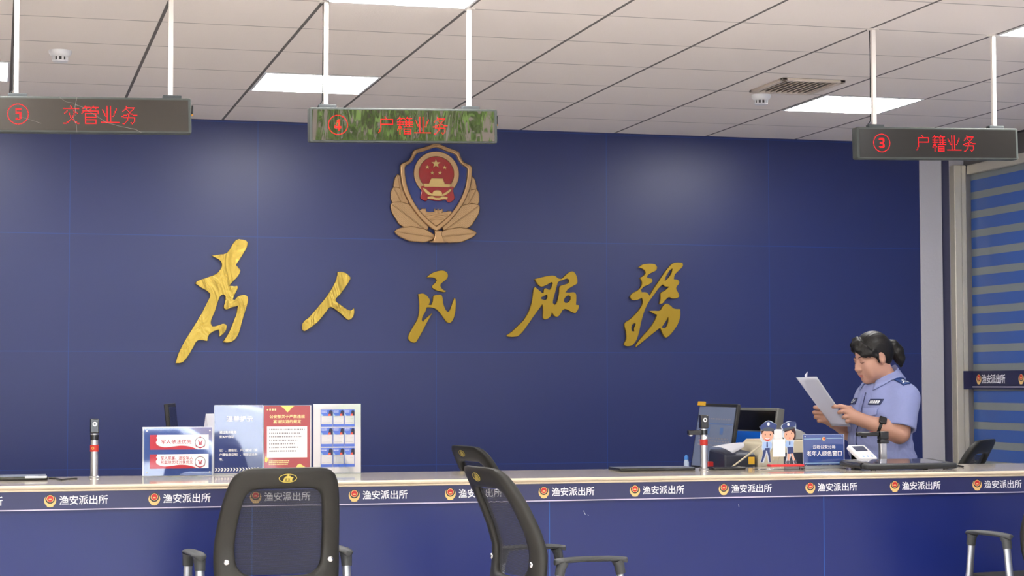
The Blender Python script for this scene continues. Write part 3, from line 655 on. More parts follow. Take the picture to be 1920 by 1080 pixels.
def words(parent, body, x, z, height, matn, y, width=None, bold=.02, name='lettering', align='LEFT'):
    me = text_mesh(body, 1, 0, bold, align='LEFT'); xs = [v.co.x for v in me.vertices]; ys = [v.co.y for v in me.vertices]
    sx = sz = height/(max(ys)-min(ys))
    if width: sx = width/(max(xs)-min(xs))
    M = Matrix.Translation((x, y, z)) @ STAND @ Matrix.Diagonal((sx, sz, 1, 1)) @ Matrix.Translation((-min(xs), -min(ys), 0))
    return MB().mesh(me, M).build(name, matn, parent, smooth=False)
def dashes(parent, rows, matn, y, name='small_print', seed=1):
    rnd = random.Random(seed); b = MB()
    for x0, x1, z, h in rows:
        x = x0
        while x < x1:
            wd = h*rnd.uniform(.5, .9); b.box((x, y-.0002, z-h/2), (min(x+wd, x1), y, z+h/2)); x += wd+h*rnd.uniform(.25, .6)
    return b.build(name, matn, parent, smooth=False)
Q_rect = lambda Q, x0, y0, x1, y1: [Q(x0, y0), Q(x1, y0), Q(x1, y1), Q(x0, y1)]

# --- low blue sign with two red and white banners
t, pr, Q = board('acrylic_sign', 267, 800.5, 400, 891.5, 8.16, (260, 750), 6.75, 1.2, 'print_blue', 'low blue acrylic sign with two red and white priority banners', 'sign', rim=.006)
YB = -.0046
for k, (y0, y1) in enumerate(((440, 626), (686, 866))):
    bn = ink(pr, 'banner', [Q_rect(Q, 138, y0, 885, y1)], 'banner_white', YB)
    d = y0-440
    red = [(138,440),(226,440),(232,452),(224,466),(218,478),(232,492),(234,504),(220,520),(216,540),(228,562),(262,582),(330,596),(420,590),(520,578),(600,582),(680,600),(745,626),(138,626)]
    s_ = (y1-y0)/186
    ink(pr, 'banner_wave', [[Q(x, y0+(y-440)*s_) for x, y in red]], 'banner_red', YB-.0004, smooth=True, sharp=60)
    ex0, ez0 = Q(778, y0+98); r = (Q(848, 0)[0]-Q(708, 0)[0])/2
    ink(pr, 'round_crest', [ellipse(ex0, ez0, r, r, 28), ellipse(ex0, ez0, r*.86, r*.86, 28)], 'ink_grey', YB-.0005)
    ink(pr, 'crest_mark', [star(ex0, ez0+r*.98, r*.22), [(ex0-r*.5, ez0+r*.35), (ex0-r*.25, ez0+r*.35), (ex0-r*.05, ez0-.05*r), (ex0-r*.05, ez0-r*.5), (ex0-r*.25, ez0-r*.5), (ex0-r*.25, ez0)],
        [(ex0+r*.5, ez0+r*.35), (ex0+r*.25, ez0+r*.35), (ex0+r*.05, ez0-.05*r), (ex0+r*.05, ez0-r*.5), (ex0+r*.25, ez0-r*.5), (ex0+r*.25, ez0)],
        [(ex0-r*.95, ez0-r*.45), (ex0-r*.55, ez0-r*.8), (ex0, ez0-r*.92), (ex0+r*.55, ez0-r*.8), (ex0+r*.95, ez0-r*.45), (ex0+r*.8, ez0-r*.8), (ex0, ez0-r*1.15), (ex0-r*.8, ez0-r*.8)]], 'ink_red', YB-.0006)
a = Q(280, 556); words(pr, '军人依法优先', a[0], a[1], Q(0, 500)[1]-Q(0, 556)[1], 'ink_red', YB-.0007, width=Q(668, 0)[0]-a[0], bold=.01)
a = Q(276, 758); words(pr, '军人军属、退役军人', a[0], a[1], Q(0, 712)[1]-Q(0, 758)[1], 'ink_red', YB-.0007, width=Q(686, 0)[0]-a[0], bold=.01)
a = Q(276, 810); words(pr, '和其他优抚对象优先', a[0], a[1], Q(0, 764)[1]-Q(0, 810)[1], 'ink_red', YB-.0007, width=Q(686, 0)[0]-a[0], bold=.01)
b = MB()
for cx, cy in ((100, 390), (900, 390), (900, 915), (100, 915)):
    x, z = Q(cx, cy); b2 = MB().lathe([(0, 0), (.003, 0), (.003, .002), (0, .0026)], 12, M=STAND); b2.xf(Matrix.Translation((x, -.004, z))); b2.build('mounting_screw', 'screw', t)

# --- tall blue notice
t, pr, Q = board('acrylic_sign', 401, 759.5, 493, 887, 8.20, (260, 750), 6.75, 0.0, 'print_navy', 'tall blue acrylic notice with white text and a chevron row', 'sign', rim=.0015)
a = Q(1108, 275); words(pr, '温馨提示', a[0], a[1], .024, 'ink_white', YB, width=Q(1440, 0)[0]-a[0], bold=.013)
for cy, tx, xe in ((425, '通过贵州政务', 1235), (482, '安APP自助', 1205), (653, '证）、居住证、户口登记（含', 1505), (708, '户籍信息证明）、驾驶证业务', 1505), (768, '等。', 1068)):
    a = Q(1018, cy); words(pr, tx, a[0], a[1], Q(0, 0)[1]-Q(0, 36)[1], 'ink_white', YB, width=Q(xe, 0)[0]-a[0], bold=.012)
for k in range(15):
    x0 = 962+k*38.5
    ink(pr, 'chevron', [[Q(x0, 856), Q(x0+14, 856), Q(x0+32, 878), Q(x0+14, 900), Q(x0, 900), Q(x0+18, 878)]], 'ink_white', YB)

# --- red notice
t, pr, Q = board('acrylic_sign', 493.6, 760, 584, 886, 8.20, (490, 750), 7.715, 1.0, 'print_white', 'red acrylic notice with gold heading and a white text panel', 'sign', rim=.0015)
ink(pr, 'red_ground', [Q_rect(Q, 38, 82, 706, 985)], 'print_red', YB)
a = Q(115, 265); words(pr, '公安部关于严禁违规', a[0], a[1], Q(0, 213)[1]-Q(0, 265)[1], 'ink_gold', YB-.0005, width=Q(628, 0)[0]-a[0], bold=.013)
a = Q(170, 338); words(pr, '宴请饮酒的规定', a[0], a[1], Q(0, 286)[1]-Q(0, 338)[1], 'ink_gold', YB-.0005, width=Q(574, 0)[0]-a[0], bold=.013)
ink(pr, 'text_panel', [Q_rect(Q, 78, 382, 662, 832)], 'banner_white', YB-.0004)
h = Q(0, 0)[1]-Q(0, 22)[1]
dashes(pr, [(Q(x0, 0)[0], Q(x1, 0)[0], Q(0, y)[1], h) for x0, x1, y in ((110,625,428),(110,555,482),(110,575,528),(110,525,582),(110,475,633),(110,540,686),(110,500,738))], 'ink_grey', YB-.0006)
dashes(pr, [(Q(x0, 0)[0], Q(x1, 0)[0], Q(0, y)[1], h*.6) for x0, x1, y in ((105,400,880),(105,390,905),(105,380,930))], 'ink_gold', YB-.0005, seed=3)
ink(pr, 'heading_mark', [ellipse(*Q(85, 140), .0032, .0032, 14)], 'ink_gold', YB-.0005); dashes(pr, [(Q(112, 0)[0], Q(218, 0)[0], Q(0, 138)[1], h*1.3)], 'ink_gold', YB-.0005, name='heading_print', seed=5)
ink(pr, 'firework', [[Q(*p) for p in ((270,84),(480,84),(430,120),(400,160),(372,180),(350,150),(320,118))]], 'edge_yellow', YB-.0005)
ink(pr, 'ribbon', [[Q(*p) for p in ((50,840),(62,805),(80,840),(105,820),(98,860),(72,905),(50,890))]], 'edge_yellow', YB-.0007)
ink(pr, 'ribbon', [[Q(*p) for p in ((500,985),(520,940),(560,922),(600,950),(640,975),(640,985))]], 'edge_yellow', YB-.0007)

# --- white sheet with nine cards
t, pr, Q = board('acrylic_sign', 587.3, 757.3, 676.8, 886, 8.20, (490, 750), 7.715, 1.0, 'print_white', 'white acrylic notice with nine small blue cards in rows', 'sign', rim=.001)
for j, (ya, yb) in enumerate(((140, 388), (402, 676), (692, 968))):
    for i, (xa, xb) in enumerate(((858, 1030), (1036, 1196), (1200, 1348))):
        hd = ya+(yb-ya)*.36; ft = yb-(yb-ya)*.15
        cd = ink(pr, 'card', [Q_rect(Q, xa, ya, xb, hd)], 'card_blue', YB); cd2 = ink(pr, 'card_foot', [Q_rect(Q, xa, ft, xb, yb)], 'card_blue', YB)
        wd = xb-xa
        ink(pr, 'card_border', [Q_rect(Q, xa, hd, xb, ft), Q_rect(Q, xa+5, hd, xb-5, ft)], 'card_blue', YB)
        ink(pr, 'card_figure', [[Q(xa+wd*.62, hd), Q(xa+wd*.7, ya+18), Q(xa+wd*.85, ya+6), Q(xb, ya+30), Q(xb, hd)]], 'card_dark', YB-.0004)
        ink(pr, 'card_flash', [[Q(xa+wd*.6, hd), Q(xa+wd*.62, hd-26), Q(xa+wd*.82, hd-32), Q(xa+wd*.84, hd)]], 'card_red', YB-.0007)
        ink(pr, 'card_wave', [[Q(xa, hd), Q(xa, hd-38), Q(xa+wd*.12, hd-20), Q(xa+wd*.2, hd)]], 'card_pale', YB-.0004)
        dashes(pr, [(Q(xa+8, 0)[0], Q(xa+wd*.52, 0)[0], Q(0, ya+18)[1], .0026), (Q(xa+8, 0)[0], Q(xa+wd*.5, 0)[0], Q(0, ya+36)[1], .0022)], 'ink_white', YB-.0004, name='card_heading', seed=i+3*j)
        dashes(pr, [(Q(xa+wd*.12, 0)[0], Q(xb-wd*.2, 0)[0], Q(0, hd+(ft-hd)*.8)[1], .0009), (Q(xa+wd*.55, 0)[0], Q(xb-wd*.12, 0)[0], Q(0, hd+(ft-hd)*.35)[1], .0009)], 'ink_grey', YB, name='card_print', seed=9+i)

# --- small blue sign at the right
t, pr, Q = board('acrylic_sign', 1506, 814, 1582.5, 872.5, 8.0, (1410, 785), 9.816, .5, 'print_blue', 'small blue acrylic sign with white text beside the cartoon officers', 'sign', rim=.0025)
a = Q(1115, 552); words(pr, '云岩公安分局', a[0], a[1], Q(0, 484)[1]-Q(0, 552)[1], 'ink_white', YB, width=Q(1525, 0)[0]-a[0], bold=.012)
a = Q(1000, 688); words(pr, '老年人绿色窗口', a[0], a[1], Q(0, 590)[1]-Q(0, 688)[1], 'ink_white', YB, width=Q(1640, 0)[0]-a[0], bold=.012)
for y, x0, x1 in ((370, 955, 1265), (362, 1365, 1665), (816, 970, 1665)):
    ink(pr, 'rule', [Q_rect(Q, x0, y-7, x1, y+7)], 'card_pale', YB)
ink(pr, 'crest', [ellipse(*Q(1315, 370), .0085, .0085, 20)], 'badge_gold', YB-.0003); ink(pr, 'crest_mark', [ellipse(*Q(1320, 365), .0045, .0045, 16)], 'badge_red', YB-.0006)
for cx, cy in ((975, 325), (1650, 322), (975, 822), (1655, 822)):
    x, z = Q(cx, cy); b2 = MB().lathe([(0, 0), (.0028, 0), (.0028, .002), (0, .0026)], 12, M=STAND); b2.xf(Matrix.Translation((x, -.004, z))); b2.build('mounting_screw', 'screw', t)
MB().box((-.1, -.025, .0005), (.1, .028, .019)).build('base', 'acrylic', t, bevel=.003)

# --- clear stand with two cartoon officers (left: man, right: woman)
mat('toon_navy', (40, 58, 116), .5, coat=.4); mat('toon_peak', (70, 78, 90), .5); mat('toon_skin', (226, 172, 146), .55); mat('toon_hair', (64, 34, 34), .55); mat('toon_shirt', (168, 196, 236), .55); mat('toon_white', (244, 240, 238), .5); mat('toon_red', (206, 60, 62), .5); mat('toon_halo', (206, 216, 228), .3); mat('toon_shoe', (90, 96, 108), .5); mat('stand_red', (232, 52, 56), .35)
YS = 7.98; O = P(1410+560/9.816, 785+840/9.816, YS); S_ = (P(1460, 840, YS)-P(1459, 840, YS)).x/9.816
cz0 = CT_Z
t = empty('cutout_stand', (O.x, YS, CT_Z), label='clear stand with two cartoon police officer cutouts around a white card', cat='sign')
Z0 = O.z-CT_Z
Qc = lambda x, y: ((x-560)*S_, Z0+(840-y)*S_)
def toon(parent, name, loops, matn, layer, smooth=True, sharp=60):
    return ink(parent, name, [[Qc(*p) for p in lp] for lp in loops], matn, -.002-.0006*layer, smooth=smooth, sharp=sharp)
mo = ink(t, 'officer_cutout', [[Qc(*p) for p in [(140,200),(300,92),(460,160),(445,240),(400,290),(400,420),(370,470),(370,560),(330,620),(355,800),(300,812),(275,640),(215,812),(150,805),(200,640),(180,560),(190,460),(150,400),(170,250)]]], 'toon_halo', -.0008, th=.002, smooth=True, sharp=70)
toon(mo, 'leg', [[(208,590),(255,590),(250,650),(215,740),(185,805),(160,800),(185,720)]], 'toon_navy', 1); toon(mo, 'leg', [[(268,590),(322,585),(335,700),(342,805),(316,806),(300,700)]], 'toon_navy', 1)
toon(mo, 'shirt', [[(215,455),(350,455),(368,500),(350,560),(320,590),(230,590),(195,555),(198,490)]], 'toon_shirt', 1); toon(mo, 'tie', [[(268,456),(288,456),(292,540),(278,556),(264,540)]], 'toon_navy', 2, smooth=False); toon(mo, 'belt', [[(235,560),(325,556),(328,600),(232,602)]], 'toon_navy', 2, smooth=False)
toon(mo, 'hair', [[(172,260),(405,250),(408,330),(385,320),(190,320),(175,330)]], 'toon_hair', 1); toon(mo, 'face', [ellipse(288, 345, 106, 98, 26)], 'toon_skin', 2, smooth=False)
toon(mo, 'cap', [[(142,190),(225,130),(300,100),(380,125),(458,165),(440,235),(395,250),(300,215),(190,250),(160,235)]], 'toon_navy', 3); toon(mo, 'peak', [[(185,250),(220,222),(300,205),(380,222),(415,250),(380,268),(300,272),(215,266)]], 'toon_peak', 4); toon(mo, 'cap_badge', [ellipse(302, 150, 24, 30, 14)], 'toon_white', 4, smooth=False)
toon(mo, 'mouth', [[(232,385),(290,392),(334,380),(320,425),(285,440),(245,425)]], 'toon_red', 3); toon(mo, 'teeth', [[(240,389),(290,396),(328,386),(320,402),(285,410),(246,404)]], 'toon_white', 4)
for x in (242, 336): toon(mo, 'eye', [ellipse(x, 330, 9, 17, 12)], 'toon_hair', 3, smooth=False)
wo = ink(t, 'officer_cutout', [[Qc(*p) for p in [(540,190),(600,140),(680,105),(810,120),(815,200),(800,330),(785,430),(770,480),(770,560),(760,660),(800,780),(830,820),(770,835),(720,690),(690,780),(690,830),(615,825),(620,780),(645,680),(640,570),(605,520),(620,440),(570,370),(560,270)]]], 'toon_halo', -.0008, th=.002, smooth=True, sharp=70)
toon(wo, 'leg', [[(652,655),(690,655),(680,770),(655,785),(650,720)]], 'toon_skin', 1); toon(wo, 'leg', [[(715,660),(742,655),(765,715),(795,765),(772,782),(735,720)]], 'toon_skin', 1)
toon(wo, 'shoe', [[(615,800),(650,778),(685,785),(680,826),(640,828)]], 'toon_shoe', 2); toon(wo, 'shoe', [[(760,785),(800,770),(815,800),(825,832),(780,828)]], 'toon_shoe', 2)
toon(wo, 'skirt', [[(648,545),(755,545),(762,655),(660,662)]], 'toon_navy', 2, smooth=False); toon(wo, 'shirt', [[(625,450),(755,448),(768,500),(752,548),(648,550),(608,520)]], 'toon_shirt', 1); toon(wo, 'tie', [[(682,452),(700,452),(702,500),(690,512),(680,500)]], 'toon_navy', 3, smooth=False)
toon(wo, 'hair', [[(590,250),(790,220),(808,300),(800,400),(770,430),(740,400),(700,260)]], 'toon_hair', 1); toon(wo, 'face', [ellipse(685, 345, 95, 88, 26)], 'toon_skin', 2, smooth=False); toon(wo, 'fringe', [[(585,300),(600,262),(700,250),(790,225),(798,300),(745,290),(720,262),(640,280)]], 'toon_hair', 3)
toon(wo, 'cap', [[(540,190),(600,140),(670,118),(740,108),(808,122),(800,200),(720,205),(620,225),(575,245)]], 'toon_navy', 4); toon(wo, 'peak', [[(560,262),(590,230),(680,205),(770,205),(800,222),(740,238),(660,248),(590,272)]], 'toon_peak', 5); toon(wo, 'cap_badge', [ellipse(668, 160, 22, 26, 14)], 'toon_white', 5, smooth=False)
for x, y in ((630, 328), (728, 312)): toon(wo, 'eye', [ellipse(x, y, 8, 15, 12)], 'toon_hair', 3, smooth=False)
toon(wo, 'mouth', [ellipse(692, 392, 16, 8, 12)], 'toon_red', 3, smooth=False)
ink(t, 'white_card', [Q_rect(Qc, 376, 410, 600, 708)], 'print_white', -.0065, th=.0015)
bx0, bz = Qc(300, 845)
MB().box((Qc(60, 0)[0], -.03, .0005), (Qc(930, 0)[0], .035, .014)).build('base', 'acrylic', t, bevel=.003)
MB().box((Qc(300, 0)[0], -.034, .0142), (Qc(905, 0)[0], .012, .0235)).build('red_strip', 'stand_red', t, bevel=.001)
MB().box((Qc(150, 0)[0], -.0002, .0145), (Qc(820, 0)[0], .0016, Z0+.02)).build('back_sheet', 'acrylic', t)
# --- document cameras
mat('silver', (206, 206, 208), .25, metal=.9); mat('gloss_black', (22, 22, 24), .2, coat=.4); mat('lens_ring', (236, 236, 238), .3); mat('label_red', (190, 46, 36), .5); mat('pad_black', (44, 46, 48), .4); mat('pad_screen', (92, 96, 116), .08, coat=.5)
mat('dark_glass', (20, 22, 26), .1)
CB = lambda px, py: PZ(px, py, CT_Z)
def doc_camera(px, Y, top_py, label, arm_px=None, square=False):
    base = P(px, 880, Y); s = (P(px+1, 800, Y)-P(px, 800, Y)).x*.98
    zt = P(px, top_py, Y).z-CT_Z
    t = empty('document_camera', (base.x, Y, CT_Z), label=label, cat='document camera')
    r = .0165
    MB().lathe([(0, .0003), (.0225, .0003), (.0225, .005), (.019, .008), (0, .008)], 28).build('base_plate', 'silver', t)
    if square: MB().box((-r, -r*.8, .0082), (r, r*.8, zt-.05)).build('pole', 'silver', t, bevel=.003)
    else: MB().lathe([(0, .0082), (r, .0082), (r, zt-.088), (0, zt-.088)], 28).build('pole', 'silver', t)
    return t, zt, r
t, zt, r = doc_camera(176.5, 8.1, 785, 'upright silver document camera with a black head, alone on the left of the counter')
def cam_head(t, zt, r):
    MB().lathe([(0, zt-.0878), (r*1.02, zt-.0878), (r*1.06, zt-.066), (0, zt-.066)], 28).build('collar', 'gloss_black', t)
    MB().lathe([(0, zt-.0658), (r*1.1, zt-.0658), (r*1.1, zt-.061), (0, zt-.061)], 28).build('ring', 'silver', t)
    h = MB().cbox((0, 0, zt-.03), (.036, .034, .06)).build('head', 'gloss_black', t, bevel=.004)
    MB().lathe([(.004, 0), (.0092, 0), (.0092, .003), (.004, .003)], 24, M=STAND, c=(0, -.0165, zt-.022)).build('lens_ring', 'lens_ring', h)
    MB().lathe([(0, 0), (.0045, 0), (.0045, .0036), (0, .0036)], 20, M=STAND, c=(0, -.0165, zt-.022)).build('lens', 'dark_glass', h)
    lb = MB().lathe([(r+.0003, zt-.135), (r+.0008, zt-.135), (r+.0008, zt-.108), (r+.0003, zt-.108)], 28).build('red_label', 'label_red', t)
cam_head(t, zt, r)
ink(t, 'label_mark', [ellipse(-.007, zt-.121, .005, .006, 14), ellipse(-.007, zt-.121, .003, .0038, 14)], 'logo_gold', -r-.0012)
t, zt, r = doc_camera(1320, 8.02, 778, 'silver document camera with a sideways black arm, in front of the angled monitor')
cam_head(t, zt, r)
ar = MB().box((-.075, -.012, zt-.088), (-.012, .012, zt-.068)).build('arm', 'gloss_black', t, bevel=.003)
MB().lathe([(0, -.094+zt), (.009, -.094+zt), (.0095, -.0882+zt), (0, -.0882+zt)], 18, c=(-.062, 0, 0)).build('arm_lens', 'silver', ar)
ink(t, 'round_mark', [ellipse(0, zt-.100, .007, .007, 18)], 'lens_ring', -r-.0006)
t, zt, r = doc_camera(1655.5, 8.19, 808, 'document camera on a square silver post with a black arm, before the woman', square=True)
MB().box((-.020, -.018, zt-.058), (.024, .018, zt-.0385)).box((-.019, -.019, zt-.038), (.023, .019, zt-.002)).build('clamp', 'gloss_black', t, bevel=.003)
ar = MB().box((-.132, -.013, zt-.024), (-.021, .013, zt-.004)).build('arm', 'gloss_black', t, bevel=.004)
MB().box((-.105, -.008, zt-.030), (-.085, .008, zt-.0242)).build('arm_lens', 'dark_glass', ar); MB().box((-.065, -.006, zt-.004), (-.052, .006, zt-.002)).build('red_button', 'label_red', ar)

# --- flat devices on the stone top
def slab(name, x0, x1, Y, dy, h, label, cat, body, top=None, rz=0, inset=.008, lift=0, topm='pad_screen'):
    a = P(x0, 880, Y); b = P(x1, 880, Y); wd = b.x-a.x
    t = empty(name, ((a.x+b.x)/2, Y+dy/2, CT_Z), R_(rz), label=label, cat=cat)
    MB().mesh(plate([rrect(-wd/2, -dy/2, wd/2, dy/2, .012)], h, min(.003, h*.3), smooth=False), Matrix.Translation((0, 0, h/2+.0004))).build('body', body, t)
    if top: MB().box((-wd/2+inset, -dy/2+inset, h+.0005), (wd/2-inset, dy/2-inset, h+.0012)).build('screen', topm, t)
    return t, wd
mat('silver_lid', (150, 156, 172), .3, metal=.5)
t, wd = slab('tablet', -40, 90, 7.96, .19, .016, 'flat closed tablet lying at the far left end of the counter', 'tablet', 'gloss_black', top=True, topm='silver_lid', inset=.004)
MB().box((wd/2-.09, -.099, .010), (wd/2-.004, -.096, .018)).build('clip', 'silver', t, bevel=.001)
t, wd = slab('tablet', 1162, 1305, 8.0, .17, .013, 'thin flat tablet lying left of the document camera with the sideways arm', 'tablet', 'gloss_black', top=True, topm='silver_lid', inset=.006)
t, wd = slab('card_reader', 1338, 1400, 8.0, .10, .012, 'low flat black card reader beside the clear cartoon stand', 'card reader', 'gloss_black')
# big signing pad
a = P(1620, 880, 7.78); b = P(1780, 880, 7.86); wd = b.x-a.x
t = empty('signature_pad', ((a.x+b.x)/2-.01, 7.88, CT_Z), R_(1), label='large black signature pad lying in front of the woman', cat='signature pad')
WP = Matrix.Translation((0, 0, .022)) @ Matrix.Rotation(R_(3), 4, 'X')
MB().mesh(plate([rrect(-wd/2, -.125, wd/2, .125, .02)], .024, .007, smooth=False), WP).build('body', 'pad_black', t, angle=60)
MB().box((-wd/2+.05, -.095, .0122), (wd/2-.045, .105, .0129), M=WP).build('screen', 'pad_screen', t)
MB().tube([(-wd/2-.002, .10, .024), (-wd/2-.006, 0, .022), (-wd/2+.004, -.09, .020)], .013, 12).build('hinge', 'gloss_black', t)
for x in (-wd/2+.05, wd/2-.05):
    MB().lathe([(0, 0), (.012, 0), (.012, .008), (0, .008)], 14, c=(x, -.1, 0)).lathe([(0, 0), (.012, 0), (.012, .016), (0, .016)], 14, c=(x, .09, 0)).build('foot', 'gloss_black', t)
# white handheld reader on a slanted rest
p = P(1616, 850, 8.13); hz = p.z-CT_Z
t = empty('id_reader', (p.x, 8.13, CT_Z), R_(24), label='white card reader propped at a slant behind the signature pad', cat='card reader')
mat('reader_white', (236, 234, 236), .4)
WP = Matrix.Translation((0, 0, hz)) @ Matrix.Rotation(R_(36), 4, 'X')
MB().mesh(plate([rrect(-.058, -.052, .058, .052, .010)], .020, .005, smooth=False), WP).build('body', 'reader_white', t, angle=60)
MB().box((-.040, .004, .0101), (.040, .040, .0108), M=WP).build('screen', 'pad_screen', t)
for k in range(3): MB().lathe([(0, .0101), (.005, .0101), (.005, .0112), (0, .0112)], 12, M=WP @ Matrix.Translation((-.03+.03*k, -.036, 0))).build('button', 'card_pale', t)
MB().box((-.05, -.035, .0005), (.05, .04, .006)).box((-.045, .02, .0061), (.045, .026, hz)).build('stand', 'acrylic', t, bevel=.001)
# loose cable ends
def cable(pts, r, label, m='black_plastic'):
    o = MB().tube([Vector(p) for p in pts], r, 8).build('cable', m); o['label'] = label; o['category'] = 'cable'; return o
q = [CB(*c) for c in ((92, 898), (104, 898.4), (110, 900), (116, 901.4), (122, 900.2), (130, 899), (145, 899))]; cable([(p.x, p.y, CT_Z+.0035) for p in q], .003, 'short black cable lying beside the closed tablet on the counter\'s left')
q = [CB(*c) for c in ((1778, 876), (1788, 877), (1796, 875), (1806, 876.5))]; cable([(p.x, p.y, CT_Z+.0045) for p in q], .004, 'short black cable running from the signature pad\'s right corner')

# --- staff desks behind the counter (low, mostly hidden by it)
mat('desk_beige', (176, 168, 156), .5)
def desk(x0, x1, label):
    t = empty('staff_desk', ((x0+x1)/2, 8.86, 0), label=label, cat='desk'); hw = (x1-x0)/2
    MB().box((-hw, -.54, .70), (hw, .46, .73)).build('desktop', 'desk_beige', t, bevel=.003)
    for s_ in (-1, 1): MB().cbox((s_*(hw-.02), -.04, .35), (.03, .94, .699)).build('side_panel', 'desk_beige', t)
DZ = .73
desk(.2, 1.30, 'staff desk behind the left end of the counter'); desk(2.98, 3.72, 'staff desk behind the counter under the monitors')
mat('lcd_page', (112, 122, 146), .25, emit=.12); mat('lcd_blue', (18, 84, 176), .25, emit=.35); mat('lcd_dark', (14, 15, 16), .2); mat('lcd_bar', (78, 108, 160), .3, emit=.08); mat('monitor_grey', (112, 112, 108), .4); mat('note_yellow', (226, 176, 44), .6)
def monitor(loc, rz, wd, ht, tilt, label, on, base_h=.10):
    t = empty('monitor', (loc[0], loc[1], DZ), R_(rz), label=label, cat='monitor')
    TM = Matrix.Translation((0, 0, base_h)) @ Matrix.Rotation(R_(-tilt), 4, 'X')
    MB().box((-wd/2, -.012, 0), (wd/2, .006, ht)).xf(TM).build('housing', 'black_plastic', t, bevel=.004)
    sc = MB().box((-wd/2+.016, -.0138, .03), (wd/2-.016, -.0122, ht-.016)).xf(TM).build('screen', on, t)
    MB().cbox((0, .028, base_h*.5+.03), (.06, .02, base_h+.06)).build('stand_neck', 'gloss_black', t)
    MB().mesh(plate([ellipse(0, 0, .13, .09, 28)], .014, .003, smooth=False), Matrix.Translation((0, .03, .0075))).build('stand_foot', 'gloss_black', t)
    return t, TM, sc
# right-hand monitor seen at an angle; shows a web page
pn = P(1381, 757, 8.62); wd, ht = .52, .345
hz = pn.z-DZ
t, TM, sc = monitor((pn.x-.035, 8.62+wd/2, 0), -90, wd, ht, 9, 'black monitor at a steep angle showing a pale web page', 'lcd_page', base_h=hz-ht)
yb = -.0142
b = MB().box((-wd/2+.02, yb, ht*.70), (wd/2-.02, yb+.0003, ht*.715)).xf(TM); b.build('page_rule', 'lcd_bar', sc)
for x0, x1 in ((-.10, -.06), (.08, .12)): MB().box((x0, yb, ht*.56), (x1, yb+.0003, ht*.66)).xf(TM).build('page_icon', 'lcd_bar', sc)
MB().box((-wd/2, -.022, ht-.012), (-wd/2+.09, -.0126, ht+.008)).xf(TM).build('yellow_tag', 'note_yellow', t)
rnd = random.Random(4)
for z in (.78, .50, .46, .40):
    x = -.2; b = MB()
    while x < .2: d = rnd.uniform(.01, .03); b.box((x, yb, ht*z-.003), (x+d, yb+.0003, ht*z+.003)); x += d+.012
    b.xf(TM).build('page_text', 'ink_grey', sc)
# second monitor, dark picture above a blue bar
pn = P(1441, 765, 8.78); ht2 = .225; hz2 = P(1441, 765, 8.78).z-DZ
t = empty('monitor', (pn.x-.03, 8.78+.22, DZ), R_(-78), label='second monitor further right, dark screen above a bright blue band', cat='monitor')
TM2 = Matrix.Translation((0, 0, hz2-ht2)) @ Matrix.Rotation(R_(-8), 4, 'X'); hw = .25
MB().box((-hw, -.012, 0), (hw, .03, ht2)).xf(TM2).build('housing', 'monitor_grey', t, bevel=.004)
s2 = MB().box((-hw+.014, -.0136, ht2*.50), (hw-.014, -.0121, ht2-.014)).xf(TM2).build('screen', 'lcd_dark', t)
MB().box((-hw+.014, -.0136, ht2*.12), (hw-.014, -.0121, ht2*.47)).xf(TM2).build('blue_band', 'lcd_blue', t)
MB().cbox((0, .04, (hz2-ht2)*.5+.03), (.06, .02, hz2-ht2+.05)).build('stand_neck', 'monitor_grey', t); MB().mesh(plate([ellipse(0, 0, .12, .09, 28)], .014, .003, smooth=False), Matrix.Translation((0, .03, .0075))).build('stand_foot', 'monitor_grey', t)
# left monitor seen edge-on, and a folded card
pl_ = P(337, 757, 8.75)
t, TM, sc = monitor((pl_.x, 8.75+.2, 0), 80, .40, .29, 6, 'black monitor seen edge-on above the low blue sign', 'lcd_dark', base_h=pl_.z-DZ-.29)
# printers
mat('printer_dark', (40, 44, 60), .4); mat('printer_beige', (204, 194, 168), .5); mat('printer_silver', (176, 176, 172), .25, metal=.6); mat('paper', (246, 246, 250), .8)
m = MAT['paper']; tr = N(m, 'ShaderNodeBsdfTranslucent'); tr.inputs[0].default_value = lin((244, 244, 252))+(1,); mx = N(m, 'ShaderNodeMixShader'); mx.inputs[0].default_value = .5
m.node_tree.links.new(bs(m).outputs[0], mx.inputs[1]); m.node_tree.links.new(tr.outputs[0], mx.inputs[2]); m.node_tree.links.new(mx.outputs[0], m.node_tree.nodes['Material Output'].inputs[0]); mat('clear_blue', (60, 130, 210), .3)
a = P(1338, 845, 8.45); b = P(1402, 842, 8.45)
t = empty('dark_printer', ((a.x+b.x)/2, 8.45, DZ), label='dark slip printer with a white sheet lying over it', cat='printer')
pw = (b.x-a.x)/2-.008; ph = P(1380, 846, 8.5).z-DZ
n = MB(); prof = [(-.12, 0), (-.12, ph*.95), (-.09, ph), (.08, ph+.01), (.11, ph*.6), (.11, 0)]
n.v = [(-pw, y, z) for y, z in prof]+[(pw, y, z) for y, z in prof]; k = len(prof); n.f = [(i, (i+1) % k, (i+1) % k+k, i+k) for i in range(k)]+[tuple(range(k))[::-1], tuple(range(k, 2*k))]; n.m = [0]*len(n.f)
n.build('body', 'printer_dark', t, bevel=.008); MB().box((pw-.038, -.123, ph*.74), (pw-.008, -.1202, ph*.90)).build('yellow_label', 'note_yellow', t)
MB().box((-pw+.02, -.125, ph*.1), (pw-.045, -.1202, ph*.36)).build('slot', 'gloss_black', t)
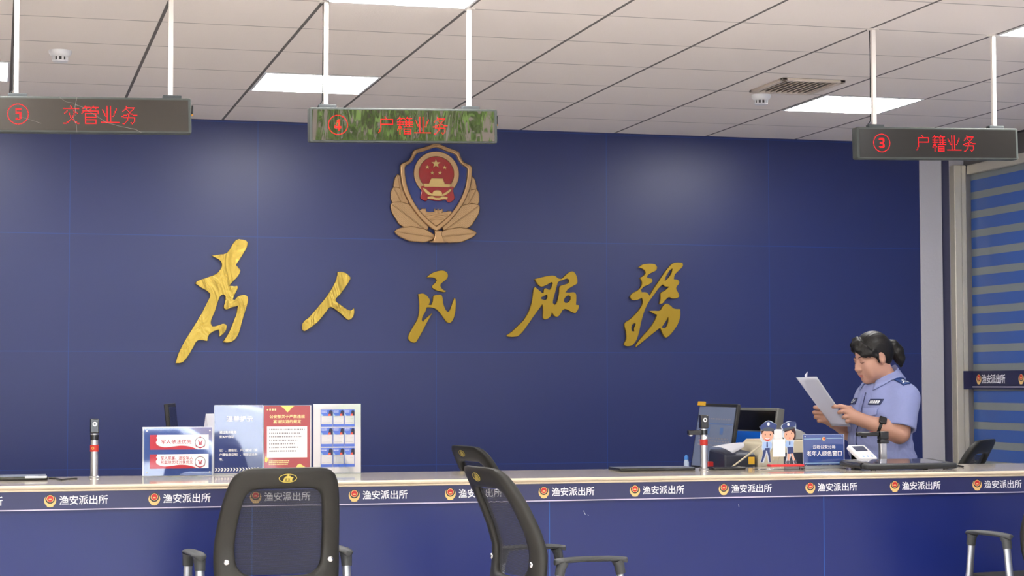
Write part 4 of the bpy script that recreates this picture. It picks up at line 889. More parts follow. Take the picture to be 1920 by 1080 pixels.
# the sheet: curls over the printer
q0 = [P(1333, 841, 8.36), P(1366, 831, 8.5), P(1394, 835, 8.52)]; q1 = [P(1374, 852, 8.30), P(1392, 843, 8.42), P(1396, 839, 8.44)]
b = MB()
def bez(q, s): return q[0]*(1-s)**2+q[1]*2*s*(1-s)+q[2]*s*s
for r_ in range(11):
    for c_ in range(7):
        s = r_/10; u = c_/6; b.v.append(bez(q0, s).lerp(bez(q1, s), u)+Vector((0, 0, .012*math.sin(math.pi*u)+.006)))
for r_ in range(10):
    for c_ in range(6): i = r_*7+c_; b.f.append((i, i+1, i+8, i+7)); b.m.append(0)
o = b.build('paper_sheet', 'paper'); sm = o.modifiers.new('thickness', 'SOLIDIFY'); sm.thickness = .0006
tag(o, 'white sheet of paper curling over the dark printer', 'paper')
# beige printer with a silver hood
a = P(1402, 845, 8.40); b = P(1500, 845, 8.40)
t = empty('beige_printer', ((a.x+b.x)/2+.012, 8.48, DZ), label='beige printer with a silver curved hood, behind the cartoon officers', cat='printer')
pw = (b.x-a.x)/2; ph = P(1450, 822, 8.6).z-DZ
n = MB(); prof = [(-pw, 0), (-pw+.014, ph*.72), (-pw+.035, ph*.93), (-pw+.05, ph*.95), (-pw+.055, ph), (pw-.02, ph), (pw, ph*.9), (pw, 0)]
n.v = [(x, -.15, z) for x, z in prof]+[(x, .12, z) for x, z in prof]; k = len(prof); n.f = [(i, i+k, (i+1) % k+k, (i+1) % k) for i in range(k)]+[tuple(range(k)), tuple(range(k, 2*k))[::-1]]; n.m = [0]*len(n.f)
n.build('body', 'printer_beige', t, bevel=.012, seg=3)
for j in range(4):
    x = -pw+.012+.018*j; MB().tube([(x, -.153, .03), (x+.012+.006*j, -.153, ph*.5), (x+.045+.008*j, -.153, ph*.86)], .0025, 6).build('rib', 'printer_beige', t)
hd = MB(); pr_ = [(pw-.075, ph+.0006)]+[(pw-.058+.010*0+.085*math.sin(math.pi/2*i/12)-.017, ph+.052*math.cos(math.pi/2*i/12)) for i in range(13)]
pr_ = [(pw-.075, ph+.0006), (pw-.075, ph+.052)]+[(pw-.07+.085*math.sin(math.pi/2*i/12), ph+.0006+.0514*math.cos(math.pi/2*i/12)) for i in range(13)]
k = len(pr_); hd.v = [(x, -.12, z) for x, z in pr_]+[(x, .10, z) for x, z in pr_]
hd.f = [(i, i+k, (i+1) % k+k, (i+1) % k) for i in range(k)]+[tuple(range(k)), tuple(range(k, 2*k))[::-1]]; hd.m = [0]*len(hd.f)
hd.build('hood', 'printer_silver', t, bevel=.004)
MB().box((-pw+.14, -.152, ph*.12), (pw-.015, -.149, ph*.78)).build('front_recess', 'printer_dark', t); MB().box((-.022, -.10, ph+.0005), (.026, .02, ph+.048)).build('feed_block', 'print_white', t, bevel=.004)
# white stick leaning on the dark printer, bottle, odds and ends
a = P(1368, 879, 8.285); b = P(1428, 834, 8.30)
z_ = MB().tube([a, b], .0042, 8).build('cable_rod', 'printer_beige'); tag(z_, 'thin cream rod slanting between the two printers', 'rod')
p = P(1287, 872, 8.5); p.z = DZ
t = empty('water_bottle', p, label='small clear bottle with a blue cap behind the flat tablet', cat='bottle')
zt = P(1287, 853, 8.5).z-DZ; mat('bottle_clear', (178, 196, 220), .15)
MB().lathe([(0, .001), (.011, .001), (.0125, .01), (.0125, zt-.035), (.008, zt-.022), (0, zt-.022)], 20).build('body', 'bottle_clear', t)
MB().lathe([(0, zt-.0218), (.0092, zt-.0218), (.009, zt-.008), (.004, zt), (0, zt)], 18).build('cap', 'clear_blue', t)
p = P(1332, 868, 8.42)
t = tag(MB().box((p.x-.012, 8.42, DZ), (p.x+.016, 8.45, p.z+.006)).build('stamp_box', 'badge_red', bevel=.003), 'small red box on the desk beside the document camera\'s post', 'box')
# folded grey-white card behind the tall blue notice
b = P(386, 776, 8.5)
t = empty('tent_card', (b.x, 8.5, DZ), R_(36), label='folded white tent card on the desk, half behind the tall blue notice', cat='card')
hz = b.z-DZ
for s_ in (-1, 1):
    o = MB().add([(0, 0, hz), (.15, 0, hz), (.15, s_*.085, .001), (0, s_*.085, .001)], [(0, 1, 2, 3)]).build('leaf', 'paper', t); sm = o.modifiers.new('thickness', 'SOLIDIFY'); sm.thickness = .002
# ------------------------------------------------------------------ the woman in uniform (grown as signed-distance volumes, then meshed)
class Vol:
    def __init__(s, lo, hi, h):
        s.lo = np.array(lo, np.float32); s.h = h; s.n = (np.ceil((np.array(hi)-s.lo)/h)).astype(int)+1
        s.g = np.full(tuple(s.n), 1.0, np.float32)
    def _sl(s, lo, hi):
        a = np.clip(np.floor((np.array(lo)-s.lo)/s.h).astype(int), 0, s.n-1); b = np.clip(np.ceil((np.array(hi)-s.lo)/s.h).astype(int)+1, 1, s.n)
        ax = [s.lo[i]+s.h*np.arange(a[i], b[i], dtype=np.float32) for i in range(3)]
        return tuple(slice(a[i], b[i]) for i in range(3)), np.meshgrid(*ax, indexing='ij')
    def _put(s, sl, d, k, cut):
        g = s.g[sl]
        if cut:
            d = -d; hh = np.maximum(k-np.abs(g-d), 0)/max(k, 1e-6); s.g[sl] = np.maximum(g, d)+hh*hh*k*.25
        else:
            hh = np.maximum(k-np.abs(g-d), 0)/max(k, 1e-6); s.g[sl] = np.minimum(g, d)-hh*hh*k*.25
    def cone(s, a, b, ra, rb, k=.02, cut=False):
        a = np.array(a, float); b = np.array(b, float); r = max(ra, rb)+k+.03
        sl, (X, Y, Z) = s._sl(np.minimum(a, b)-r, np.maximum(a, b)+r); d = b-a; L2 = max(d@d, 1e-9)
        t = np.clip(((X-a[0])*d[0]+(Y-a[1])*d[1]+(Z-a[2])*d[2])/L2, 0, 1)
        D = np.sqrt((X-a[0]-t*d[0])**2+(Y-a[1]-t*d[1])**2+(Z-a[2]-t*d[2])**2)-(ra+(rb-ra)*t)
        s._put(sl, D, k, cut); return s
    def chain(s, pts, rs, k=.01):
        for i in range(len(pts)-1): s.cone(pts[i], pts[i+1], rs[i], rs[i+1], k)
        return s
    def ell(s, c, r, k=.02, M=None, cut=False):
        c = np.array(c, float); r = np.array(r, float); q = r.max()+k+.03
        sl, (X, Y, Z) = s._sl(c-q, c+q); X = X-c[0]; Y = Y-c[1]; Z = Z-c[2]
        if M is not None:
            m_ = np.array(M.to_3x3()).T; X, Y, Z = (m_[i][0]*X+m_[i][1]*Y+m_[i][2]*Z for i in range(3))
        k0 = np.sqrt((X/r[0])**2+(Y/r[1])**2+(Z/r[2])**2); k1 = np.sqrt((X/r[0]**2)**2+(Y/r[1]**2)**2+(Z/r[2]**2)**2)+1e-9
        s._put(sl, (k0*(k0-1)/k1).astype(np.float32), k, cut); return s
    def nets(s):
        g = s.g; ins = g < 0; n = s.n
        c = np.zeros(tuple(n-1), np.uint8)
        for i in (0, 1):
            for j in (0, 1):
                for k in (0, 1): c += ins[i:n[0]-1+i, j:n[1]-1+j, k:n[2]-1+k]
        act = np.argwhere((c > 0) & (c < 8)); ids = -np.ones(tuple(n-1), np.int64); ids[tuple(act.T)] = np.arange(len(act))
        sm = np.zeros((len(act), 3)); ct_ = np.zeros(len(act))
        for ax in range(3):
            o = [i for i in range(3) if i != ax]
            for u in (0, 1):
                for v in (0, 1):
                    p = act.copy(); p[:, o[0]] += u; p[:, o[1]] += v; q = p.copy(); q[:, ax] += 1
                    ga = g[tuple(p.T)]; gb = g[tuple(q.T)]; m_ = (ga < 0) != (gb < 0)
                    t = np.where(m_, ga/np.where(m_, ga-gb, 1), 0); pt = p.astype(float); pt[:, ax] += t
                    sm[m_] += pt[m_]; ct_[m_] += 1
        V = s.lo+s.h*(sm/ct_[:, None]); F = []
        for ax in range(3):
            o = [i for i in range(3) if i != ax]
            a = [slice(None)]*3; b = [slice(None)]*3; a[ax] = slice(0, -1); b[ax] = slice(1, None)
            e = np.argwhere(ins[tuple(a)] != ins[tuple(b)])
            e = e[(e[:, o[0]] > 0) & (e[:, o[1]] > 0) & (e[:, o[0]] < n[o[0]]-1) & (e[:, o[1]] < n[o[1]]-1)]
            def cell(du, dv):
                q = e.copy(); q[:, o[0]] += du; q[:, o[1]] += dv; return ids[tuple(q.T)]
            Q = np.stack([cell(-1, -1), cell(0, -1), cell(0, 0), cell(-1, 0)], 1)
            fl = ins[tuple(e.T)] ^ (ax == 1); Q[~fl] = Q[~fl][:, ::-1]; F.append(Q)
        return V, np.concatenate(F)
def vol_object(name, vol, mats, parent, colour=None, smooth_it=2):
    V, F = vol.nets(); b = MB(); b.v = V.tolist(); b.f = F.tolist(); b.m = [0]*len(F)
    if colour is not None: b.m = colour(V[F].mean(1)).tolist()
    o = b.build(name, mats, parent, angle=180)
    if smooth_it:
        s_ = o.modifiers.new('smooth', 'SMOOTH'); s_.factor = .5; s_.iterations = smooth_it
    return o

mat('skin', (186, 140, 120), .55); mat('lips', (186, 116, 100), .45); mat('eye_dark', (44, 28, 26), .4); mat('eye_lid', (150, 104, 86), .5); mat('brow', (70, 50, 44), .7)
m = mat('hair_black', (20, 17, 15), .48, spec=.35, bump=dict(scale=150, s=(1, .12, .25), k=.8, d=.004, detail=3))
m = mat('shirt_blue', (133, 141, 187), .8, sheen=.1, bump=dict(scale=11, k=.5, d=.02, detail=3, dist=.8))
mat('collar_blue', (137, 145, 191), .8); mat('trouser_navy', (32, 34, 54), .8); mat('shoe_black', (24, 24, 26), .35); mat('epaulette_navy', (28, 58, 118), .6); mat('badge_navy', (28, 38, 76), .6); mat('badge_silver', (226, 228, 232), .4); mat('watch_black', (26, 26, 28), .35); mat('placket_dark', (44, 48, 88), .8)

PX0 = P(1652, 707, 8.7)
wm_ = empty('person', (PX0.x, 8.7, 0), R_(-80.8), label='woman in a pale blue uniform shirt behind the counter, reading papers in both hands', cat='person')
SHL, SHR = (.145, .035, 1.190), (-.145, .035, 1.190)
ELL, ELR = (.176, -.020, 1.020), (-.195, -.01, 1.000)
DY, DZ_ = .018, .014                                    # where the hands and papers hang relative to the first sketch
DZL, DYR, DZR = .002, .038, .034
WRL, WRR = (.104, -.208+DY, 1.080+DZL), (-.128, -.232+DYR, 1.035+DZR)
pz = lambda z: -.233+DY-.857*(z-DZ_-1.03)                     # the paper's plane: y for a height z
KL = [(.088, -.292, 1.138), (.094, -.290, 1.118), (.096, -.283, 1.097), (.093, -.273, 1.078)]
def tipL(x, z, d=.0125): return (x, pz(z+DZ_)-d-DY, z)
FINGL = [[KL[0], (.090, -.328, 1.146), (.070, pz(1.147+DZ_)-.016-DY, 1.147), tipL(.044, 1.143)],
         [KL[1], (.097, -.325, 1.122), (.082, pz(1.118+DZ_)-.022-DY, 1.119), tipL(.058, 1.116)],
         [KL[2], (.099, -.313, 1.097), (.086, pz(1.094+DZ_)-.021-DY, 1.094), tipL(.064, 1.092)],
         [KL[3], (.097, -.298, 1.075), (.086, pz(1.071+DZ_)-.019-DY, 1.071), tipL(.068, 1.069)]]
THL = [(.086, -.245, 1.112), (.078, -.268, 1.138), (.066, pz(1.150+DZ_)+.016-DY, 1.150)]
KR = [(-.128, -.300, 1.103), (-.134, -.301, 1.082), (-.135, -.296, 1.061), (-.131, -.287, 1.043)]
FINGR = [[KR[0], (-.130, -.334, 1.108), (-.116, pz(1.104+DZ_)-.024-DY, 1.104), (-.092, pz(1.100+DZ_)-.014-DY, 1.100)],
         [KR[1], (-.137, -.334, 1.083), (-.122, pz(1.080+DZ_)-.026-DY, 1.080), (-.096, pz(1.077+DZ_)-.014-DY, 1.077)],
         [KR[2], (-.138, -.326, 1.060), (-.124, pz(1.056+DZ_)-.025-DY, 1.056), (-.100, pz(1.054+DZ_)-.014-DY, 1.054)],
         [KR[3], (-.134, -.312, 1.040), (-.122, pz(1.036+DZ_)-.023-DY, 1.036), (-.102, pz(1.035+DZ_)-.014-DY, 1.035)]]
THR = [(-.126, -.258, 1.072), (-.116, -.272, 1.098), (-.094, pz(1.112+DZ_)+.016-DY, 1.112)]
SHL_ = lambda q: (q[0], q[1]+DY-.857*(DZL-DZ_), q[2]+DZL)       # keeps the fingertips on the sheet
SHR_ = lambda q: (q[0], q[1]+DYR-.857*(DZR-DZ_)*.4, q[2]+DZR)
KL, THL = [[SHL_(q) for q in L_] for L_ in (KL, THL)]; KR, THR = [[SHR_(q) for q in L_] for L_ in (KR, THR)]
FINGL = [[SHL_(q) for q in f_] for f_ in FINGL]; FINGR = [[SHR_(q) for q in f_] for f_ in FINGR]
lerp3 = lambda a, b, t: tuple(a[i]+(b[i]-a[i])*t for i in range(3))
def torso(v, o=0, k=.05):
    v.ell((0, .012, 1.135), (.158+o, .108+o, .150+o), k); v.ell((0, -.012, .985), (.160+o, .130+o, .165+o), k); v.ell((0, .012, .87), (.168+o, .128+o, .12+o), k)
    v.ell((.075, -.052, 1.105), (.068+o*.8, .062+o*.8, .066+o*.8), .04); v.ell((-.075, -.052, 1.105), (.068+o*.8, .062+o*.8, .066+o*.8), .04)
    for sx in (-1, 1): v.cone((sx*.03, .035, 1.258), (sx*.138, .032, 1.178), .046+o, .054+o, .03)
HC = Vector((0, -.056, 1.392)); HS = .935
HM = Matrix.Rotation(R_(-1), 4, 'Z') @ Matrix.Rotation(R_(20), 4, 'X')
hp = lambda x, y, z: tuple(HC + HM @ Vector((x*HS, y*HS, z*HS)))
v = Vol((-.34, -.42, -.004), (.36, .24, 1.54), .004)
torso(v)
v.chain([(0, .03, 1.20), (0, .014, 1.28), (0, -.020, 1.370)], [.066, .055, .054], .03)
for sx in (-1, 1):                                        # legs
    v.chain([(sx*.085, .01, .84), (sx*.088, 0, .46), (sx*.085, .02, .09)], [.098, .062, .042], .03)
    v.ell((sx*.09, -.045, .035), (.042, .115, .036), .03)
for S_, E_, W_ in ((SHL, ELL, WRL), (SHR, ELR, WRR)):     # arms
    v.cone(S_, E_, .056, .047, .03); v.cone(E_, lerp3(E_, W_, .35), .044, .046, .03); v.cone(lerp3(E_, W_, .35), W_, .046, .0295, .02)
def hand(W_, K, FG, TH, s):
    kc = tuple(sum(q[i] for q in K)/4 for i in range(3))
    v.cone(W_, lerp3(W_, kc, .4), .0285, .027, .02)
    for q in K: v.cone(lerp3(W_, kc, .35), q, .020, .0125, .018)
    for f_, r in zip(FG, (.0092, .0095, .0090, .0080)): v.chain(f_, [r*1.18, r*1.06, r, r*.86], .004)
    v.cone(lerp3(W_, kc, .25), TH[0], .020, .0145, .016); v.chain(TH, [.0135, .0115, .0095], .006)
hand(WRL, KL, FINGL, THL, 1); hand(WRR, KR, FINGR, THR, -1)
# head
def he(c, r, k=.02, cut=False, rot=None): v.ell(hp(*c), tuple(q*HS for q in r), k, HM @ rot if rot else HM, cut)
he((0, .018, .036), (.077, .094, .084)); he((0, -.028, -.035), (.064, .066, .080), .03); he((0, -.055, -.085), (.036, .034, .034), .03); he((0, -.074, -.104), (.020, .018, .017), .02)
for sx in (-1, 1):
    he((sx*.040, -.052, -.040), (.030, .032, .034), .03); he((sx*.046, -.02, -.075), (.022, .045, .028), .03)
    he((sx*.029, -.094, .002), (.016, .010, .0085), .012, True)
    he((sx*.0295, -.0755, .001), (.0150, .0125, .0120), .006)
    he((sx*.025, -.083, .019), (.016, .006, .0045), .014)
    he((sx*.079, .010, -.010), (.0115, .023, .034), .008, rot=Matrix.Rotation(R_(sx*12), 4, 'Z')); he((sx*.0925, .004, -.008), (.0075, .012, .021), .005, True)
    he((sx*.0125, -.099, -.037), (.0085, .0085, .0075), .008)
a, b = hp(0, -.090, .004), hp(0, -.1085, -.030); v.cone(a, b, .0080, .0105, .014); he((0, -.108, -.034), (.0115, .0095, .0085), .008)
he((0, -.092, -.066), (.023, .010, .0075), .006); he((0, -.090, -.0775), (.020, .010, .0085), .006); he((0, -.104, -.0712), (.024, .010, .0017), .003, True)
he((0, -.090, -.052), (.010, .008, .010), .01)
body = vol_object('body', v, ['skin'], wm_, None, 1)
dg = bpy.context.evaluated_depsgraph_get(); dg.update(); BVB = BVHTree.FromObject(body, dg)
def on_face(name, fn, nu, nv, matn, lift=.0008):
    b = MB(); D = HM.to_3x3() @ Vector((0, 1, 0))
    for j in range(nv+1):
        for i in range(nu+1):
            x, z = fn(i/nu, j/nv); p = Vector(hp(x, -.09, z)); h_ = BVB.ray_cast(p-D*.06, D); b.v.append((h_[0] if h_[0] else p)-D*lift)
    for j in range(nv):
        for i in range(nu): k = j*(nu+1)+i; b.f.append((k, k+1, k+nu+2, k+nu+1)); b.m.append(0)
    return b.build(name, matn, body)
for sx in (-1, 1):
    on_face('eyelash', lambda u, w, sx=sx: (sx*(.0165+.029*u), -.0035-.0030*math.sin(math.pi*u)+.0026*w), 12, 2, 'eye_dark', .0012)
    on_face('eyebrow', lambda u, w, sx=sx: (sx*(.014+.038*u), .0195+.0055*math.sin(math.pi*min(1, u*.9+.1))+(.0052-.0030*u)*w), 12, 2, 'brow')
on_face('upper_lip', lambda u, w: (-.0195+.039*u, -.0716+w*(.0010+.0062*math.sin(math.pi*u)**.7*(1-.22*math.exp(-((u-.5)/.09)**2)))), 16, 4, 'lips', .0006)
on_face('lower_lip', lambda u, w: (-.0185+.037*u, -.0722-w*(.0008+.0080*math.sin(math.pi*u)**.8)), 16, 4, 'lips', .0006)
# hair: cap, swept fringe, ponytail
hv = Vol((-.16, -.26, 1.20), (.16, .18, 1.58), .003); v_keep = v; v = hv
he((0, .020, .042), (.086, .101, .090), .01); he((0, .055, .0), (.078, .068, .080), .03)
he((0, -.110, -.052), (.086, .096, .118), .008, True)                     # the face opening
for sx in (-1, 1):
    he((sx*.088, .004, -.032), (.034, .034, .042), .010, True)            # clear of the ears
for st, rr in (([(-.030, -.052, .112), (.004, -.082, .094), (.036, -.090, .066), (.054, -.082, .038), (.062, -.072, .022)], (.010, .012, .012, .010, .004)),
               ([(-.020, -.050, .116), (.018, -.076, .098), (.050, -.078, .066), (.066, -.066, .038), (.071, -.054, .018)], (.010, .013, .013, .011, .005)),
               ([(-.006, -.046, .119), (.034, -.066, .100), (.062, -.060, .066), (.076, -.046, .036), (.079, -.034, .012)], (.010, .013, .013, .011, .005)),
               ([(-.034, -.050, .108), (-.052, -.060, .088), (-.068, -.054, .058), (-.076, -.044, .030)], (.009, .009, .008, .004)),
               ([(.072, -.026, .040), (.080, -.016, .010), (.079, -.014, -.028)], (.012, .008, .004))):
    v.chain([hp(*c) for c in st], rr, .010)
v.chain([hp(0, .098, .030), hp(.004, .128, .022)], [.026, .022], .01)
v.chain([hp(.004, .118, .028), hp(.012, .138, .012), hp(.016, .150, -.025), hp(.018, .152, -.065), hp(.016, .148, -.102)], [.020, .030, .034, .027, .010], .012)
hair = vol_object('hair', v, ['hair_black'], wm_, None, 1)
MB().tube([hp(0+.024*math.cos(a), .118, .026+.024*math.sin(a)) for a in [2*math.pi*k/16 for k in range(17)]], .006, 8, cap=False).build('hair_band', 'gloss_black', hair)
# shirt: a hollow shell, open at neck, cuffs and hem
def solid(o, osl, cuff=.74, arms=True, trunk=True):
    q = Vol((-.36, -.22, .80), (.36, .26, 1.36), .0045)
    if trunk: torso(q, o, .05); q.chain([(0, .03, 1.20), (0, .018, 1.285)], [.072+o, .060+o], .02)
    for S_, E_ in ((SHL, ELL), (SHR, ELR)) if arms else ():
        q.cone(S_, lerp3(S_, E_, cuff), .058+osl, .060+osl*1.25, .035)
    return q
so = solid(.016, .014, .95); to = solid(.016, .014, arms=False).g; ti = solid(.002, 0, arms=False).g; ai = solid(0, .003, 1.25, trunk=False).g
_, (X, Y, Z) = so._sl(so.lo, so.lo+so.h*(so.n-1))
so.g = np.maximum(so.g, -ti); so.g = np.where((to > .002) | (Z > 1.12), np.maximum(so.g, -ai), so.g)
# soft creases: horizontal gathers at the waist, diagonal pulls under the arms
cr_ = .0035*np.sin(Z*95+6*X)*np.exp(-((Z-.90)/.06)**2) + .0028*np.sin((Z*.8+X*.6)*120)*np.exp(-((Z-1.06)/.06)**2)
so.g = so.g+cr_.astype(np.float32)*(np.abs(X) < .17)
so.g = np.maximum(so.g, .815-Z)
for S_, E_ in ((SHL, ELL), (SHR, ELR)):                   # cut the cuff square to the arm
    d = np.array(E_)-np.array(S_); L_ = np.linalg.norm(d); d /= L_
    t = (X-S_[0])*d[0]+(Y-S_[1])*d[1]+(Z-S_[2])*d[2]; rad = np.sqrt(np.maximum((X-S_[0])**2+(Y-S_[1])**2+(Z-S_[2])**2-t*t, 0))
    near = (rad < .105) & (np.sign(X) == np.sign(S_[0])) & (t > L_*.5) & (to > .001)
    so.g = np.where(near, np.maximum(so.g, (t-L_*.88).astype(np.float32)), so.g)
so.g = np.maximum(so.g, (Z-1.285+.30*np.maximum(.02-Y, -.03)).astype(np.float32))
shirt = vol_object('shirt', so, ['shirt_blue'], wm_, None, 3)
dg = bpy.context.evaluated_depsgraph_get(); dg.update(); BV = BVHTree.FromObject(shirt, dg)
def drape(name, pts_fn, nu, nv, direction, mats, lift=.0025, thick=.002, parent=None, colour=None):
    b = MB(); D = Vector(direction)
    for j in range(nv+1):
        for i in range(nu+1):
            p = Vector(pts_fn(i/nu, j/nv)); h_ = BV.ray_cast(p-D*.5, D)
            q = h_[0] if h_[0] else p; b.v.append(q-D*lift)
    for j in range(nv):
        for i in range(nu): k = j*(nu+1)+i; b.f.append((k, k+1, k+nu+2, k+nu+1)); b.m.append(colour(i/nu, j/nv) if colour else 0)
    o = b.build(name, mats, parent or shirt); s_ = o.modifiers.new('thickness', 'SOLIDIFY'); s_.thickness = thick; s_.offset = 0; return o
bil = lambda a, b, c, d: (lambda u, v: tuple((a[i]*(1-u)+b[i]*u)*(1-v)+(d[i]*(1-u)+c[i]*u)*v for i in range(3)))
FWD = (0, 1, 0)
drape('placket', bil((-.013, 0, .83), (.013, 0, .83), (.012, 0, 1.205), (-.012, 0, 1.205)), 4, 40, FWD, 'collar_blue', .002)
drape('zip_line', bil((.0105, 0, .83), (.0155, 0, .83), (.0145, 0, 1.215), (.0100, 0, 1.215)), 1, 40, FWD, 'placket_dark', .0042, .0012)
for sx in (-1, 1):
    drape('pocket_flap', lambda u, w, sx=sx: (sx*(.040+.090*u), 0, 1.140-(.032+.016*(1-abs(2*u-1)))*w), 14, 5, FWD, 'collar_blue', .010, .004)
    drape('pocket', lambda u, w, sx=sx: (sx*(.046+.078*u), 0, 1.105-.085*w), 12, 10, FWD, 'shirt_blue', .003, .003)
nb = drape('name_badge', bil((.062, 0, 1.156), (.128, 0, 1.156), (.128, 0, 1.184), (.062, 0, 1.184)), 8, 4, FWD, 'badge_navy', .005, .003)
for k in range(5): drape('badge_text', bil((.0695+.0105*k, 0, 1.163), (.0775+.0105*k, 0, 1.163), (.0775+.0105*k, 0, 1.177), (.0695+.0105*k, 0, 1.177)), 2, 2, FWD, 'badge_silver', .0075, .0008, nb)
cb_ = drape('chest_badge', bil((-.118, 0, 1.157), (-.050, 0, 1.157), (-.050, 0, 1.188), (-.118, 0, 1.188)), 8, 4, FWD, 'badge_navy', .005, .003)
drape('badge_wings', lambda u, w: (-.112+.056*u, 0, 1.162+.018*abs(2*u-1)**1.5+.007*w*(1-.7*abs(2*u-1))), 12, 2, FWD, 'badge_silver', .0072, .0008, cb_)
drape('badge_crown', lambda u, w: (-.089+.010*u, 0, 1.174+.010*w), 3, 3, FWD, 'badge_silver', .0072, .0008, cb_)
for sx in (-1, 1):
    ep = drape('epaulette', lambda u, w, sx=sx: (sx*(.098+.086*w), .022-.024*(1-.12*w)+.048*(1-.12*w)*u, 1.3), 5, 12, (0, 0, -1), 'epaulette_navy', .005, .004)
    drape('epaulette_stripe', lambda u, w, sx=sx: (sx*(.160+.006*w+.010*abs(2*u-1)), .004+.036*u, 1.3), 8, 2, (0, 0, -1), 'badge_silver', .0085, .001, ep)
    drape('epaulette_star', lambda u, w, sx=sx: (sx*(.144+.010*w), .017+.011*u, 1.3), 3, 3, (0, 0, -1), 'badge_silver', .0085, .001, ep)
# collar: stands at the neck and folds down to two points
b = MB(); NU = 40
for i in range(NU+1):
    a = R_(-152+304*i/NU); f = abs(a)/R_(152); sx, cy_ = math.sin(a), math.cos(a)     # 0 at the nape, +-152 deg at the front
    pt = f**5
    prof = [(.068, 1.275-.036*f), (.061, 1.345-.072*f), (.066, 1.352-.074*f), (.088+.006*pt, 1.318-.072*f), (.104+.006*pt, 1.296-.064*f-.006*pt)]
    for j, (r, z) in enumerate(prof):
        x, y = r*sx*1.08, .020+r*cy_*.98-.014*f
        if j >= 3:                                        # the fall lies on the shirt
            h_ = BV.ray_cast(Vector((x, y, 1.5)), Vector((0, 0, -1)))
            if h_[0] and h_[0].z > z-.007: z = h_[0].z+.007
        b.v.append((x, y, z))
for i in range(NU):
    for j in range(4): k = i*5+j; b.f.append((k, k+1, k+6, k+5)); b.m.append(0)
o = b.build('collar', 'collar_blue', shirt, angle=70); s_ = o.modifiers.new('thickness', 'SOLIDIFY'); s_.thickness = .003
for k in range(2): pass
# trousers and shoes
q = Vol((-.24, -.20, .04), (.24, .20, .90), .007); q.ell((0, .012, .80), (.178, .140, .11), .05)
for sx in (-1, 1): q.chain([(sx*.088, .01, .80), (sx*.09, .0, .45), (sx*.088, .02, .10)], [.112, .078, .072], .03)
_, (X, Y, Z) = q._sl(q.lo, q.lo+q.h*(q.n-1)); q.g = np.maximum(q.g, np.maximum(.065-Z, Z-.86))
vol_object('trousers', q, ['trouser_navy'], wm_, None, 2)
for sx in (-1, 1):
    q = Vol((sx*.09-.07, -.20, 0), (sx*.09+.07, .12, .12), .006); q.ell((sx*.09, -.05, .030), (.052, .128, .048), .02); q.cone((sx*.088, .03, .03), (sx*.088, .03, .085), .05, .046, .03)
    _, (X, Y, Z) = q._sl(q.lo, q.lo+q.h*(q.n-1)); q.g = np.maximum(q.g, .0075-Z); vol_object('shoe', q, ['shoe_black'], wm_, None, 1)
# wristwatch on the left forearm
c = Vector(lerp3(ELL, WRL, .53)); ax = (Vector(WRL)-Vector(ELL)).normalized(); rot = ax.to_track_quat('Z', 'X').to_matrix().to_4x4()
wt = MB().lathe([(.0425, -.011), (.0445, -.011), (.0445, .011), (.0425, .011)], 28, M=Matrix.Translation(c) @ rot).build('wristwatch', 'watch_black', wm_)
out_ = Vector((.57, -.82*.0-.35, .62)); out_ = (out_-ax*out_.dot(ax)).normalized(); side_ = ax.cross(out_)
fm = Matrix((ax, side_, out_)).transposed().to_4x4()
MB().mesh(plate([rrect(-.019, -.021, .019, .021, .007)], .011, .003, smooth=False), Matrix.Translation(c+out_*.0475) @ fm).build('watch_case', 'gloss_black', wt)
# the papers in her hands
def sheet(name, x0, x1, top, bot, off, curl, label, parent_m):
    b = MB(); nu, nv = 12, 16; zt, zb = top, bot
    for j in range(nv+1):
        for i in range(nu+1):
            u, w_ = i/nu, j/nv; x = x0+(x1-.022*(1-w_)-x0)*u; z = zb+(zt-zb)*w_; y = pz(z)+off
            c_ = curl*max(0, (w_-.55)/.45)**2*max(0, (.5-u)/.5)**2
            b.v.append((x+c_*.2, y+c_, z+c_*.5-.004*math.sin(math.pi*u)*0))
    for j in range(nv):
        for i in range(nu): k = j*(nu+1)+i; b.f.append((k, k+1, k+nu+2, k+nu+1)); b.m.append(0)
    o = b.build(name, 'paper'); o.location = wm_.location; o.rotation_euler = wm_.rotation_euler
    s_ = o.modifiers.new('thickness', 'SOLIDIFY'); s_.thickness = .0006; s_.offset = 0
    tag(o, label, 'paper', 'papers the woman is reading'); return o
sheet('paper_sheet', -.108, .078, 1.290, 1.050, -.0006, .0, 'white sheet held by the woman, the outer one nearer the counter\'s left', None)
sheet('paper_sheet', -.100, .076, 1.292, 1.054, .0016, .055, 'white sheet held by the woman, the inner one with its far corner curling up', None)
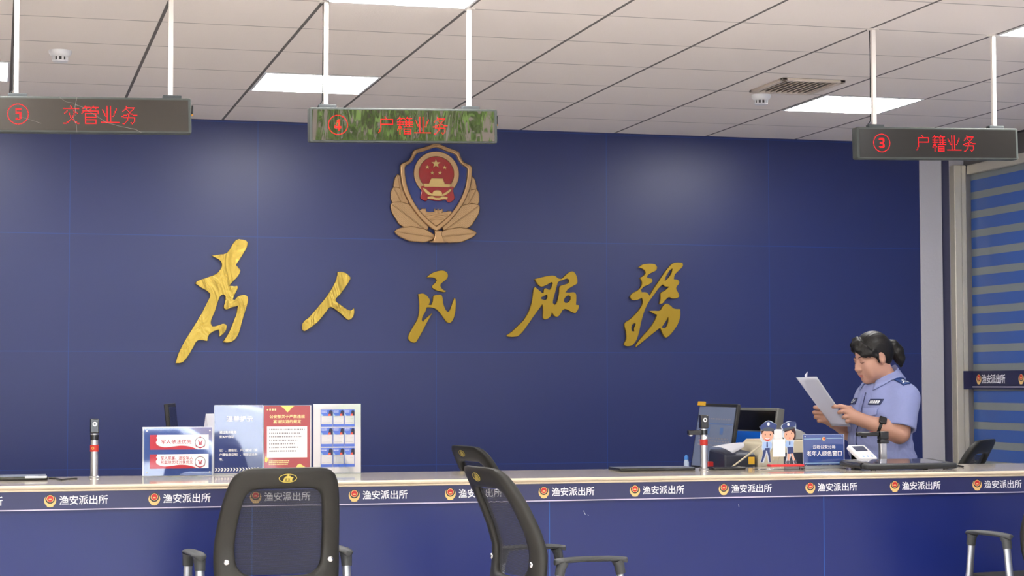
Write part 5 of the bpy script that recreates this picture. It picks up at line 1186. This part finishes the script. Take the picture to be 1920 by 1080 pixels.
# ------------------------------------------------------------------ the street outside the entrance (mirrored in the glossy signs)
mat('bark', (112, 94, 76), .9, bump=dict(scale=14, k=.5)); m = mat('leaf_green', (96, 140, 44), .6)
s = N(m, 'ShaderNodeObjectInfo'); nz = N(m, 'ShaderNodeTexNoise'); nz.inputs['Scale'].default_value = 1.4; tcn = N(m, 'ShaderNodeTexCoord'); m.node_tree.links.new(tcn.outputs['Object'], nz.inputs['Vector'])
m.node_tree.links.new(mixcol(m, nz.outputs[0], (66, 104, 30), (150, 182, 66)), bs(m).inputs['Base Color'])
mat('car_white', (236, 238, 242), .15, coat=.6); mat('car_glass', (40, 50, 66), .05); mat('tyre', (30, 30, 32), .8)
def tree(x, y, h, r, seed, label):
    rnd = random.Random(seed); t = empty('street_tree', (x, y, -.02), label=label, cat='tree', group='trees on the street outside')
    b = MB(); b.tube([(0, 0, 0), (.04, .02, 1.0), (-.02, .05, 2.0), (.05, 0, h*.62)], [.17, .14, .12, .07], 10)
    for k in range(5):
        a = 2*math.pi*k/5+rnd.random(); b.tube([(0, 0, 1.7+.2*k), (r*.4*math.cos(a), r*.4*math.sin(a), h*.6), (r*.75*math.cos(a), r*.75*math.sin(a), h*.75)], [.06, .045, .02], 6)
    b.build('trunk', 'bark', t)
    v = []; f = []
    for k in range(2600):
        while True:
            p = Vector((rnd.uniform(-1, 1), rnd.uniform(-1, 1), rnd.uniform(-1, 1)))
            if .25 < p.length < 1: break
        p = Vector((p.x*r, p.y*r, h*.62+p.z*h*.40)); a = Vector((rnd.uniform(-1, 1), rnd.uniform(-1, 1), rnd.uniform(-.6, .6))).normalized(); c = a.cross(Vector((rnd.uniform(-1, 1), rnd.uniform(-1, 1), 1))).normalized()
        s_ = rnd.uniform(.09, .18); i = len(v); v += [p-a*s_, p+c*s_*.45, p+a*s_, p-c*s_*.45]; f.append((i, i+1, i+2, i+3))
    MB().add(v, f).build('crown', 'leaf_green', t, smooth=False)
tree(5.6, -12.5, 5.6, 1.7, 1, 'leafy street tree outside, mirrored at the right of the middle sign')
tree(1.8, -14.0, 6.0, 1.7, 2, 'leafy street tree outside, mirrored at the left of the middle sign')
tree(9.6, -15.0, 6.4, 1.9, 3, 'leafy street tree outside, furthest to the right')
tree(-2.2, -15.0, 6.2, 1.9, 4, 'leafy street tree outside, furthest to the left')
struct('wall_street', MB().box((-20, -24, 0), (26, -23.6, 6.5)), 'stucco')
t = empty('parked_car', (1.5, -9.6, -.02), R_(4), label='white car parked outside the entrance, mirrored in the tall blue notice', cat='car')
prof = [(-2.1, .35), (-2.12, .75), (-1.95, .92), (-1.2, 1.0), (-.55, 1.45), (.9, 1.48), (1.55, 1.05), (2.05, .95), (2.15, .6), (2.1, .35)]
def side(b, prof, hw):
    k = len(prof); v0 = len(b.v); b.v += [(x, -hw, z) for x, z in prof]+[(x, hw, z) for x, z in prof]
    b.f += [tuple(v0+j for j in (i, (i+1) % k, (i+1) % k+k, i+k)) for i in range(k)]+[tuple(v0+j for j in range(k))[::-1], tuple(v0+j for j in range(k, 2*k))]; b.m += [0]*(k+2)
b = MB(); side(b, prof, .86); b.build('body', 'car_white', t, bevel=.06, seg=3)
for yy in (-.868, .868):
    for lp in ([(-1.05, 1.0), (-.48, 1.38), (.1, 1.40), (.1, 1.0)], [(.18, 1.0), (.18, 1.40), (.82, 1.41), (1.32, 1.04)]):
        MB().mesh(plate([lp], .012, 0, smooth=False), Matrix.Translation((0, yy, 0)) @ STAND).build('side_window', 'car_glass', t)
    for x in (-1.3, 1.35):
        MB().lathe([(0, -.1), (.28, -.1), (.33, -.06), (.33, .06), (.28, .1), (0, .1)], 24, M=Matrix.Translation((x, yy*.93, .34)) @ Matrix.Rotation(R_(90), 4, 'X')).build('wheel', 'tyre', t)
